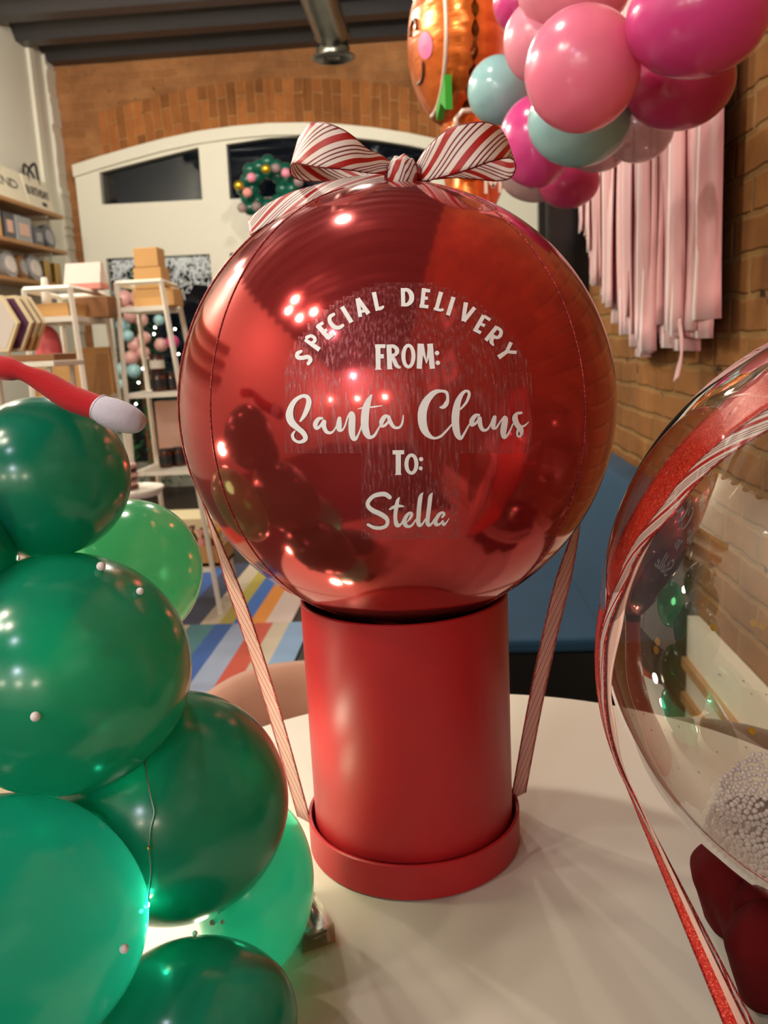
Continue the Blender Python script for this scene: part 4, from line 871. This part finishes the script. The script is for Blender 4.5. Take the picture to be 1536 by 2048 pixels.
# straps hugging the balloon, then running straight to the rim of the lid
def strap(side, tiltv, q_end, end, wd, name='strap', m=M['ribbon2'], mid_w=None):
    s = Vector((side, tiltv, 0)).normalized(); rows = []; up = Vector((0, 0, 1)); rad = RR+.0016
    wdir = s.cross(up).normalized(); wdir = wdir if wdir.y > 0 else -wdir
    n = 40
    for k in range(n+1):
        q = math.radians(3+(q_end-3)*k/n); c = RC+(s*math.sin(q)+up*math.cos(q))*rad
        A = c-wdir*wd/2; B = c+wdir*wd/2
        A = RC+(A-RC).normalized()*rad; B = RC+(B-RC).normalized()*rad; rows.append((A, B))
    A0, B0 = rows[-1]; end = Vector(end); 
    for k in range(1, 26):
        f = k/25; c = ((A0+B0)/2).lerp(end, f)+Vector((-side*.006*math.sin(PI*f), 0, -.004*math.sin(PI*f)))
        w_ = (B0-A0).normalized().lerp(Vector((side*.75, .66, 0)), min(1, f*3)).normalized(); ww = wd*(1-.2*f)
        rows.append((c-w_*ww/2, c+w_*ww/2))
    o = child(name, band(rows, 6), m, bow, True); solid(o, .0005)
    for idx in (0, 1):
        bm = bmesh.new(); tube(bm, [r_[idx] for r_ in rows], .0009, 5); obj('wired_edge', bm, M['glit_d'], o, True).data.transform(Matrix.Translation(-bow.location))
    return rows
def strap2(side, tiltv, q_end, end, wd):
    return strap(side, tiltv, q_end, end, wd)
zl = .75+lid_h+.002
eL = at(609, 1640, BX.y-.01); eR = at(1035, 1592, BX.y+.02)
strap(-1, -.17, 103, (eL.x, eL.y, eL.z), .026)
strap(1, .16, 108, (eR.x+.001, eR.y, eR.z), .026)

# ------------------------------------------------------------------ clear bubble balloon on the right
import itertools
BRr = .222
edge_px = [(1193, 1215), (1222, 1370), (1274, 1519), (1333, 1610), (1406, 1698), (1536, 1789), (1216, 1070), (1262, 975), (1330, 868), (1425, 765), (1536, 672)]
dirs = [ray(*p) for p in edge_px]
# best cone through the outline: axis a with dot(a, d) = cos(h)
a_ = ray(1700, 1215)
for _ in range(400):
    cs = [a_.dot(q) for q in dirs]; m0 = sum(cs)/len(cs); g = Vector((0, 0, 0))
    for c_, q in zip(cs, dirs): g += (c_-m0)*q
    a_ = (a_-g*.5).normalized()
half = math.acos(sum(a_.dot(q) for q in dirs)/len(dirs))
BC_ = CAM+a_*(BRr/math.sin(half))
print('bubble', BC_, math.degrees(half), 'gap', (BC_-RC).length-RR-BRr, 'bottom', BC_.z-BRr)
bt = thing('bubble_balloon', 'large clear bubble balloon with glitter at the right edge of the table', 'balloon', BC_)
bm = bmesh.new(); bmesh.ops.create_uvsphere(bm, u_segments=160, v_segments=80, radius=BRr)
for v in bm.verts:   # faint creases running to the neck
    az = math.atan2(v.co.y, v.co.x); q = v.co.z/BRr; v.co *= 1+.0022*math.sin(az*23)*max(0, abs(q)-.55)
obj('balloon_skin', bm, M['bubble'], bt, True)
obj('neck', lathe([(.03, -BRr+.004), (.015, -BRr-.012), (.008, -BRr-.03), (.012, -BRr-.036)], 20), M['bubble'], bt, True)
fl = bmesh.new()
for k in range(230):
    while True:
        v = Vector([random.gauss(0, 1) for _ in range(3)]).normalized()
        if v.x < .35: break
    c = v*(BRr-.0012); a = Vector((random.random(), random.random(), random.random())).cross(v).normalized(); b_ = v.cross(a); tilt_ = v*random.uniform(-.0008, .0008)
    s = random.uniform(.0008, .002); fl.faces.new([fl.verts.new(c-a*s), fl.verts.new(c+b_*s+tilt_*.5), fl.verts.new(c+a*s+tilt_*.5)])
o = solid(obj('glitter_flakes', fl, M['shard'], loc=BC_), .0002); tag(o, 'scattered iridescent glitter flakes inside the clear bubble balloon', 'glitter', kind='stuff')
for i, (px, py) in enumerate(((1427, 1255), (1526, 1252), (1315, 1283), (1312, 1300), (1504, 1462), (1508, 1246))):
    h = hit(px, py, BC_, BRr-.0016, far=True); v = (h-BC_).normalized(); bm = bmesh.new(); bmesh.ops.create_cone(bm, segments=20, radius1=.0036, radius2=.0036, depth=.0003, cap_ends=True)
    bmesh.ops.transform(bm, matrix=v.to_track_quat('Z', 'Y').to_matrix().to_4x4(), verts=bm.verts)
    o = obj('confetti_disc', bm, M['gold'], loc=h); tag(o, 'round gold confetti disc stuck inside the clear bubble balloon', 'confetti', 'gold confetti discs in the bubble balloon')
# foam beads heaped at the bottom of the bubble
poly_b = [(1405, 1672), (1425, 1610), (1442, 1560), (1490, 1512), (1545, 1500), (1545, 1785), (1500, 1762), (1455, 1728)]
def inpoly(x, y, P):
    c = False; j = len(P)-1
    for i in range(len(P)):
        if (P[i][1] > y) != (P[j][1] > y) and x < (P[j][0]-P[i][0])*(y-P[i][1])/(P[j][1]-P[i][1])+P[i][0]: c = not c
        j = i
    return c
pts = []; br = .0024
bead = bmesh.new(); bmesh.ops.create_icosphere(bead, subdivisions=2, radius=br)
bead0 = obj('foam_bead', bead, M['foam'], smooth=True); first = True
for k in range(40000):
    x, y = random.uniform(1400, 1545), random.uniform(1500, 1790)
    if not inpoly(x, y, poly_b): continue
    h = hit(x, y, BC_, BRr-br-.0012, far=True)
    if any((h-q).length_squared < (2.02*br)**2 for q in pts): continue
    pts.append(h)
    if len(pts) >= 298: break
for h in pts:
    o = bead0 if first else bead0.copy()
    if not first: COL.objects.link(o)
    first = False; o.location = h; tag(o, 'tiny white foam bead heaped in the bottom of the clear bubble balloon', 'bead', 'foam beads heaped in the bubble balloon')
# ribbons round the bubble
rb = thing('glitter_ribbon', 'red glitter ribbon running around the clear bubble balloon to its base', 'ribbon', BC_)
sr = thing('striped_ribbon', 'candy striped ribbon beside the red glitter ribbon on the clear bubble balloon', 'ribbon', BC_)
vdir = (CAM-BC_).normalized()
def interp(T, x):
    for (a, u), (b_, v) in zip(T, T[1:]):
        if x <= b_: k = max(0, min(1, (x-a)/(b_-a))); k = k*k*(3-2*k); return u+(v-u)*k
    return T[-1][1]
def wrap(par, offs, wds, m, rad, q0, q1, endp, wend, nm='band', edges=True):
    """great-circle band near the left outline; off = radians towards (+) the camera"""
    rows = []; up = Vector((0, 0, 1)); left = Vector((-1, 0, 0)); left = (left-left.dot(vdir)*vdir).normalized(); n = 70
    upv = (up-up.dot(vdir)*vdir).normalized()
    for k in range(n+1):
        f = k/n; qd = q0+(q1-q0)*f; wd = interp(wds, qd); q = math.radians(qd); off = half+interp(offs, qd)
        base = (upv*math.cos(q)+left*math.sin(q)); 
        A = (base*math.cos(off-wd/2/BRr)+vdir*math.sin(off-wd/2/BRr)); B = (base*math.cos(off+wd/2/BRr)+vdir*math.sin(off+wd/2/BRr))
        rows.append((BC_+A*rad, BC_+B*rad))
    A0, B0 = rows[-1]; A0 = A0.copy(); B0 = B0.copy(); e = Vector(endp); w_ = Vector(wend)
    for k in range(1, 31):
        f = k/30; rows.append((A0.lerp(e-w_, f), B0.lerp(e+w_, f)))
    o = child(nm, band(rows, 6), m, par, True); solid(o, .0006)
    if edges:
        for idx in (0, 1): bm = bmesh.new(); tube(bm, [r_[idx] for r_ in rows], .0008, 5); obj('wired_edge', bm, M['glit_d'], o, True).data.transform(Matrix.Translation(-par.location))
h0 = PI/2-half   # outline sits this far towards the camera
e1 = onz(1490, 2040, .7515); e2 = onz(1478, 2040, .7515)
sil = math.pi/2-half
wrap(rb, [(-40, .34), (30, .33), (60, .26), (76, .19), (93, .08), (124, .03)], [(-40, .064), (66, .062), (92, .030), (124, .020)], M['glit'], BRr+.0022, -40, 122, onz(1504, 2120, .752), (.009, .001, 0))
wrap(sr, [(-40, .55), (30, .53), (60, .44), (78, .33), (95, .22), (122, .10)], [(-40, .024), (60, .02), (124, .010)], M['ribbon'], BRr+.0030, -40, 120, onz(1528, 2112, .752), (.004, .001, 0))
wrap(rb, [(64, .42), (88, .28), (108, .19), (124, .10)], [(64, .001), (88, .042), (108, .026), (124, .008)], M['satin'], BRr+.0012, 64, 124, onz(1515, 2116, .753), (.003, .001, 0), 'satin_lining', False)
# velvet drape under the bubble
vt_c = onz(1600, 1930, .75); 
vt = thing('velvet_drape', 'dark red velvet cloth gathered in folds under the clear bubble balloon', 'cloth', Vector((vt_c.x, vt_c.y, .751)))
vax = Vector((BC_.x, BC_.y+.03, 0)); 
for i, (R0, zt4, n1, ph, dep) in enumerate(((.134, .822, 9, .4, .09), (.112, .830, 7, 1.9, .11), (.088, .834, 7, 3.6, .11))):
    bm = bmesh.new(); rows = []; prof = crom([(.035, zt4+.008), (R0*.6, zt4+.010), (R0*.9, zt4+.002), (R0, zt4-.016), (R0*.97, zt4-.036), (R0*.9, .757)], 6)
    for a in range(240):
        th = 2*PI*a/240; row = []
        for k, (r_, z_) in enumerate(prof):
            u = k/(len(prof)-1); fold = math.sin(n1*th+ph+1.2*u); fold = math.copysign(abs(fold)**.6, fold)+.35*math.sin((n1+4)*th-ph-u)
            rr = r_*(1+dep*fold*min(1, u*1.6)); row.append(bm.verts.new((vax.x+math.cos(th)*rr, vax.y+math.sin(th)*rr, max(z_+.006*fold*math.sin(PI*u), .754))))
        rows.append(row)
    for A, B in zip(rows, rows[1:]+rows[:1]):
        for k in range(len(prof)-1): bm.faces.new((A[k], B[k], B[k+1], A[k+1]))
    o = child('cloth_layer', bm, M['velvet'], vt, True); solid(o, .002)
# ------------------------------------------------------------------ green balloon tree on the left
GR = 'green balloons of the balloon tree'
G = [((-95, 793, 263, 1116), .60, 'g_dark', 'topmost dark green balloon under the red plush arm'),
     ((-190, 930, 38, 1260), .55, 'g_dark', 'dark green balloon cut by the picture edge, below the topmost one'),
     ((110, 998, 406, 1290), .69, 'g_light', 'light green balloon behind the tree, beside the red balloon'),
     ((-150, 1104, 384, 1594), .56, 'g_mid', 'big bright green balloon with white beads in the centre of the pile'),
     ((110, 1380, 577, 1856), .60, 'g_dark', 'dark green balloon lit by a fairy light, beside the hat box'),
     ((-330, 1584, 298, 2170), .48, 'g_dark', 'large dark green balloon at lower left corner'),
     ((390, 1590, 628, 1960), .635, 'g_mid', 'green balloon at the foot of the pile nearest the hat box'),
     ((190, 1868, 596, 2230), .50, 'g_mid', 'green balloon cut by the bottom edge of the picture')]
gb = {}
for i, (bb, Y, m_, lb) in enumerate(G):
    o, c, r3 = balloon(bb, Y, M[m_], lb, GR, seg=96, tilt=0); gb[i] = (o, c, r3)
def on_ball(i, px, py, lift):
    o, c, (rx, rz, ry) = gb[i]; d_ = W2C.transposed() @ ray(px, py); oc = W2C.transposed() @ (CAM-c); S_ = Vector((1/rx, 1/rz, 1/ry))
    dd = Vector((d_.x*S_.x, d_.y*S_.y, d_.z*S_.z)); oo = Vector((oc.x*S_.x, oc.y*S_.y, oc.z*S_.z)); A = dd.dot(dd); B = oo.dot(dd); C_ = oo.dot(oo)-1; q = max(B*B-A*C_, 0)
    p = CAM + ray(px, py)*((-B-math.sqrt(q))/A); return p + (p-c).normalized()*lift
for i, px, py, r_, lb in ((3, 200, 1140, 10, 'white foam bead stuck high on the big bright green balloon'), (3, 276, 1187, 8, 'white foam bead stuck right of another on the big green balloon'), (3, 73, 1430, 11, 'white foam bead low on the big bright green balloon'), (5, 241, 1896, 11, 'white foam bead on the dark green balloon at lower left corner'),
                          (7, 390, 1872, 6, 'small bead in the crease above the bottom green balloon'), (6, 428, 1843, 7, 'small bead on the foot balloon under the lit one'), (6, 447, 1842, 5, 'tiniest bead on the foot balloon beside another bead')):
    p = on_ball(i, px, py, .0); R_b = r_*p.y/FPX; p = on_ball(i, px, py, R_b*.9); bm = bmesh.new(); bmesh.ops.create_icosphere(bm, subdivisions=3, radius=R_b); o = obj('foam_bead', bm, M['foam'], smooth=True, loc=p); tag(o, lb, 'bead', 'beads stuck on the green balloons')
# fairy light wire with its lit LEDs
wp = [on_ball(4, px, py, .003) for px, py in ((292, 1520), (297, 1560), (305, 1600), (310, 1625), (303, 1655), (300, 1692), (303, 1730), (301, 1765), (296, 1792))]
fw = thing('fairy_light_wire', 'thin silver fairy light wire hanging over the dark green balloon', 'fairy lights', wp[0])
bm = bmesh.new(); tube(bm, crom([tuple(p) for p in wp], 5), .0006, 6); child('wire', bm, M['wire'], fw, True)
for px, py, r_, lit in ((300, 1692, .0014, 0), (296, 1800, .0022, 1), (286, 1812, .0016, 1)):
    p = on_ball(4, px, py, .004); bm = bmesh.new(); bmesh.ops.create_uvsphere(bm, u_segments=12, v_segments=8, radius=r_); bmesh.ops.translate(bm, vec=p, verts=bm.verts); child('led', bm, M['led'] if lit else M['brass'], fw, True)
p = on_ball(4, 294, 1800, .010); point(p, .2, (1, .95, .75), .002)
# further LEDs tucked between the balloons
for k, (px, py, Y, pw) in enumerate(((60, 1290, .68, .55), (150, 1120, .70, .25), (-40, 1010, .69, .4), (240, 1560, .68, .25), (90, 1640, .58, .03), (430, 1900, .59, .04), (300, 1180, .73, .012), (552, 1650, .69, .16), (545, 1520, .70, .08))):
    p = at(px, py, Y); point(p, pw, (1, .93, .66), .012)
# ------------------------------------------------------------------ plush arm
YE = .60
ap = [(-90, 728, .52), (-30, 733, .515), (20, 738, .505), (48, 746, .50), (90, 765, .498), (140, 795, .492), (185, 812, .486), (212, 822, .482)]
aw = [30, 28, 24, 17, 24, 27, 26, 25]
t = thing('plush_arm', 'red felt plush arm with a white mitten lying on the topmost green balloon', 'plush toy', at(60, 750, YE))
P_ = crom([tuple(at(x, y, Y_+.085)) for x, y, Y_ in ap], 6); Wd = [q[0] for q in crom([(w_*.585/FPX*.98,) for w_ in aw], 6)]
bm = bmesh.new(); tube(bm, P_, Wd, 24); child('sleeve', bm, M['felt'], t, True)
mp_ = [(200, 815, .480), (212, 822, .478), (230, 829, .477), (250, 836, .477), (268, 842, .478), (284, 847, .479), (290, 849, .479)]; mw = [27, 30, 32, 31, 27, 18, 5]
P_ = crom([tuple(at(x, y, Y_+.085)) for x, y, Y_ in mp_], 6); Wd = [q[0] for q in crom([(w_*.56/FPX,) for w_ in mw], 6)]
bm = bmesh.new(); tube(bm, P_, Wd, 24); 
c0 = sum((Vector(p) for p in P_), Vector())/len(P_)
child('mitten', bm, M['mitten'], t, True)
# stitched cuff of the mitten
bm = bmesh.new(); a0, a1 = at(199, 815, .565), at(206, 819, .5645); ax_ = (a1-a0).normalized(); u1 = ax_.orthogonal().normalized(); u2 = ax_.cross(u1)
tube(bm, [a0+(u1*math.cos(2*PI*k/24)+u2*math.sin(2*PI*k/24))*.0090 for k in range(24)], .0008, 6, closed=True); child('cuff', bm, M['mitten'], t, True)

# ------------------------------------------------------------------ small acrylic battery box
pb = onz(628, 1880, .75); t = thing('battery_box', 'small clear acrylic battery box on the table beside the green balloons', 'box', Vector((pb.x-.006, pb.y+.012, .7505)), rz=math.radians(28))
bm = bmesh.new(); W_, D_, H_ = .03, .05, .017
for c, s in (((0, 0, .001), (W_, D_, .002)), ((0, 0, H_-.001), (W_, D_, .002)), ((-W_/2+.001, 0, H_/2), (.002, D_, H_)), ((W_/2-.001, 0, H_/2), (.002, D_, H_)), ((0, -D_/2+.001, H_/2), (W_, .002, H_)), ((0, D_/2-.001, H_/2), (W_, .002, H_))): box(bm, c, s)
obj('case', bm, M['acryl'], t)
obj('battery_tray', mbox((0, .003, .007), (.024, .034, .008), .001), M['cell'], t)
obj('latch', mbox((0, -D_/2-.001, H_-.004), (.01, .002, .005), .0005), M['acryl'], t)
for s in (-1, 1): bm = bmesh.new(); tube(bm, [(s*.006, -.012, .0115), (s*.006, .018, .0115)], .004, 12); obj('battery', bm, M['steel'], t, True)

# ------------------------------------------------------------------ pink and teal balloon garland
GG = 'garland balloons on the right wall'
gar = [((1250, -95, 1545, 161), 1.45, 'p_hot', 'largest magenta balloon at top right corner of garland'),
       ((1049, 4, 1284, 268), 1.55, 'p_mid', 'big shiny pink balloon at the front of the garland'),
       ((1007, -8, 1150, 170), 1.80, 'p_light', 'pale pink balloon left of the big shiny pink one'),
       ((1036, -110, 1262, 75), 1.74, 'p_light', 'pale pink balloon above the big shiny pink one'),
       ((986, -60, 1080, 66), 2.05, 'p_hot', 'magenta balloon at top left of garland, beside gingerbread man'),
       ((935, 108, 1060, 252), 2.25, 'teal', 'teal balloon at left end of garland'),
       ((997, 186, 1150, 377), 2.05, 'p_hot', 'magenta balloon below the left teal one'),
       ((1055, 140, 1266, 336), 1.80, 'teal', 'teal balloon under the big shiny pink one'),
       ((1246, 60, 1474, 264), 1.72, 'p_deep', 'deep pink balloon in shade beneath the largest magenta one'),
       ((1204, 190, 1350, 327), 2.02, 'smoke', 'smoky clear balloon right of the central teal one'),
       ((1135, 270, 1250, 346), 2.15, 'smoke', 'small smoky balloon below the central teal one'),
       ((1000, 290, 1150, 406), 2.35, 'smoke', 'smoky grey balloon at the lowest left of garland'),
       ((1075, 310, 1200, 418), 2.30, 'p_deep', 'lowest deep pink balloon of garland, beside the streamers')]
for bb, Y, m_, lb in gar: balloon(bb, Y, M[m_], lb, GG, seg=72)
# ------------------------------------------------------------------ gingerbread foil balloon
gy = 2.75; hc = at(911, 84, gy); Rg = .232; tg = .138
t = thing('gingerbread_balloon', 'orange foil gingerbread man balloon turned sideways beside the garland', 'balloon', hc, rz=0)
nrm_az = math.radians(180+12)    # the printed front looks to the left
fx = Vector((math.cos(nrm_az), math.sin(nrm_az), 0)); rt = Vector((-fx.y, fx.x, 0))   # front normal and sideways direction
if rt.y > 0: rt = -rt        # + sideways = towards the camera
def head_pt(a, r, lift=0):   # polar coordinates on the front face, r 0..1
    h = math.sqrt(max(1-r*r, 0))*tg
    return rt*(Rg*r*math.cos(a))+Vector((0, 0, Rg*r*math.sin(a)))+fx*(h+lift)
bm = bmesh.new(); n = 96; rings = []
for side in (1, -1):
    prev = None
    for i in range(25):
        r_ = math.sin(PI/2*i/24); ring = []
        for k in range(n):
            a = 2*PI*k/n; pk = .012*math.sin(a*14+1)*(r_**6); h = math.sqrt(max(1-r_*r_, 0))*tg+abs(pk)
            rr = Rg*r_*(1-.012*abs(math.sin(a*14))*r_**4); ring.append(bm.verts.new(rt*(rr*math.cos(a))+Vector((0, 0, rr*math.sin(a)))+fx*h*side))
        if prev:
            for k in range(n): q = (prev[k], prev[(k+1) % n], ring[(k+1) % n], ring[k]); bm.faces.new(q if side == 1 else q[::-1])
        prev = ring
bmesh.ops.remove_doubles(bm, verts=bm.verts, dist=.0002); bmesh.ops.recalc_face_normals(bm, faces=bm.faces)
obj('head', bm, M['gingerb'], t, True)
def face_tube(P, r_, m, nm): bm = bmesh.new(); tube(bm, [head_pt(a, q, .002) for a, q in P], r_, 6); obj(nm, bm, m, t, True)
def xy(u, v): return (math.atan2(v, u), math.hypot(u, v))
face_tube([xy(.86*math.cos(a), .86*math.sin(a)) for a in [math.radians(-100+200*k/60) for k in range(61)]], .007, M['icing'], 'icing_line')
face_tube([xy(.22+.12*math.cos(a), .05+.13*math.sin(a)) for a in [math.radians(-10+200*k/16) for k in range(17)]], .005, M['brownp'], 'eye')
face_tube([xy(.14+.24*math.cos(a), -.34+.18*math.sin(a)) for a in [math.radians(-110+110*k/16) for k in range(17)]], .005, M['brownp'], 'mouth')
bm = bmesh.new(); ctr = xy(.50, -.2); vs_ = [bm.verts.new(head_pt(*xy(.50+.15*math.cos(2*PI*k/28), -.2+.15*math.sin(2*PI*k/28)), .003)) for k in range(28)]; cv = bm.verts.new(head_pt(*ctr, .004))
for k in range(28): bm.faces.new((cv, vs_[k], vs_[(k+1) % 28]))
obj('cheek', bm, M['pink'], t)
bm = bmesh.new()
for s in (-1, 1):
    for c in (0,):
        base = Vector(head_pt(*xy(.5, -.80), .012)); quadbox(bm, [base+rt*(.0)+Vector((0, 0, -.012))+fx*.0, base+rt*s*.06+Vector((0, 0, -.045)), base+rt*s*.06+Vector((0, 0, .045)), base+Vector((0, 0, .012)), base+Vector((0, 0, -.012))+fx*.02, base+rt*s*.06+Vector((0, 0, -.045))+fx*.02, base+rt*s*.06+Vector((0, 0, .045))+fx*.02, base+Vector((0, 0, .012))+fx*.02])
bmesh.ops.recalc_face_normals(bm, faces=bm.faces); obj('bow_tie', bm, M['greenp'], t)
bc = at(948, 300, gy+.05)-hc
bm = bmesh.new(); bmesh.ops.create_uvsphere(bm, u_segments=64, v_segments=40, radius=1)
for v in bm.verts:
    a = math.atan2(v.co.z, v.co.y); v.co = Vector((v.co.x*.10*(1+.05*math.sin(a*9)), v.co.y*.16, v.co.z*.215))
bmesh.ops.translate(bm, vec=bc, verts=bm.verts); obj('torso', bm, M['gingerb'], t, True)
for dz, dy, rz_ in ((-.02, -.13, .5), (-.15, -.08, .2)):
    bm = bmesh.new(); bmesh.ops.create_uvsphere(bm, u_segments=32, v_segments=20, radius=1)
    for v in bm.verts: v.co = Vector((v.co.x*.06, v.co.y*.07, v.co.z*.10))
    bmesh.ops.translate(bm, vec=bc+Vector((-.02, dy, dz)), verts=bm.verts); obj('limb', bm, M['gingerb'], t, True)
exv = Vector((1, 0, 0)); lp = at(972, 385, gy-.19)-hc
bm = word_bm('M', lp, exv, Vector((0, 0, 1)), .05, .04, .02, .009, .004); obj('lettering', bm, M['icing'], t)
pts = [at(x, y, gy-.15)-hc for x, y in ((915, 262), (912, 238), (925, 222), (950, 220))]; bm = bmesh.new(); tube(bm, pts, .008, 6); obj('icing_line', bm, M['icing'], t, True)

# ------------------------------------------------------------------ pink tissue streamers on the wall
bot = [(1160, 395), (1168, 440), (1178, 480), (1190, 522), (1203, 560), (1214, 585), (1228, 612), (1245, 640), (1262, 648), (1278, 692), (1296, 688), (1316, 662), (1332, 668), (1348, 682), (1366, 678), (1384, 668), (1402, 660), (1416, 640), (1424, 625)]
SXW = XR-.035
fr_t = thing('tissue_curtain', 'pink tissue paper streamer curtain hanging on the brick wall under the garland', 'streamers', Vector((SXW, 2.9, 2.6)))
bz = [onx(x, y, SXW-.01) for x, y in bot]
def zbot(y):
    for a, b_ in zip(bz, bz[1:]):
        if b_.y <= y <= a.y: f = (y-a.y)/(b_.y-a.y); return a.z+(b_.z-a.z)*f
    return bz[0].z if y > bz[0].y else bz[-1].z
y_hi, y_lo = bz[0].y, onx(1448, 300, SXW).y+.03
nS = 64
for i in range(nS):
    f = i/(nS-1); yc = y_hi+(y_lo-y_hi)*f; wdt = random.uniform(.13, .20)*(.75+.25*f); xb = SXW-.035*random.random(); zb = zbot(yc)+random.uniform(-.045, .03); rows = []; ph = random.uniform(0, 6); am = random.uniform(.003, .009); tw = random.uniform(-.25, .25)
    for k in range(22):
        q = k/21; z = 2.62+(zb-2.62)*q; yy = yc+.012*math.sin(q*3+ph)*q; xx = min(xb-am*math.sin(q*7+ph)*q, SXW+.01); a = tw*math.sin(q*4+ph)
        w2 = wdt/2*(1-.15*math.sin(q*5+ph)**2); dy = math.cos(a)*w2; dx = math.sin(a)*w2*.6
        rows.append(((min(xx-dx, SXW+.02), yy-dy, z), (min(xx+dx, SXW+.02), yy+dy, z+random.uniform(-.0, .0))))
    bm = band(rows, 5)
    for v in bm.verts: v.co.x += .002*math.sin((v.co.y-yc)/wdt*9+ph)
    o = child('streamer', bm, M['tissue'], fr_t, True); solid(o, .0004)
# the long torn one
rows = []
for k, (px, py, w_) in enumerate(((1358, 640, 12), (1362, 670, 11), (1363, 700, 8), (1362, 715, 9), (1358, 735, 15), (1352, 765, 18))):
    c = onx(px, py, SXW-.03-.004*k); ww = w_*.5/FPX*c.y*1.0; rows.append((c-Vector((0, ww*2.2, -.004 if k < 5 else -.014)), c+Vector((0, ww*2.2, 0))))
o = child('streamer', band(smooth_rows(rows, 4), 5), M['tissue'], fr_t, True); solid(o, .0004)

# ------------------------------------------------------------------ framed pictures further along the brick wall (mirrored in the balloons)
for i, (y, z, s, lb) in enumerate(((-.55, 1.75, .34, 'white framed picture on brick wall beside the camera, lower'), (-1.2, 1.85, .5, 'large white framed picture on brick wall behind the camera'), (-.2, 2.35, .3, 'small white framed picture high on the brick wall'))):
    t = thing('picture_frame', lb, 'picture', Vector((XR-.012, y, z)), 'framed pictures on the brick wall')
    bm = bmesh.new()
    for c, sz in (((0, 0, s/2), (.024, s+.03, .03)), ((0, 0, -s/2), (.024, s+.03, .03)), ((0, s/2, 0), (.024, .03, s)), ((0, -s/2, 0), (.024, .03, s))): box(bm, c, sz)
    obj('frame', bm, M['frame'], t); obj('mount', mbox((.004, 0, 0), (.006, s-.02, s-.02)), M['label'], t); obj('print', mbox((-.001, 0, 0), (.004, s*.45, s*.5)), M['greyd'], t)
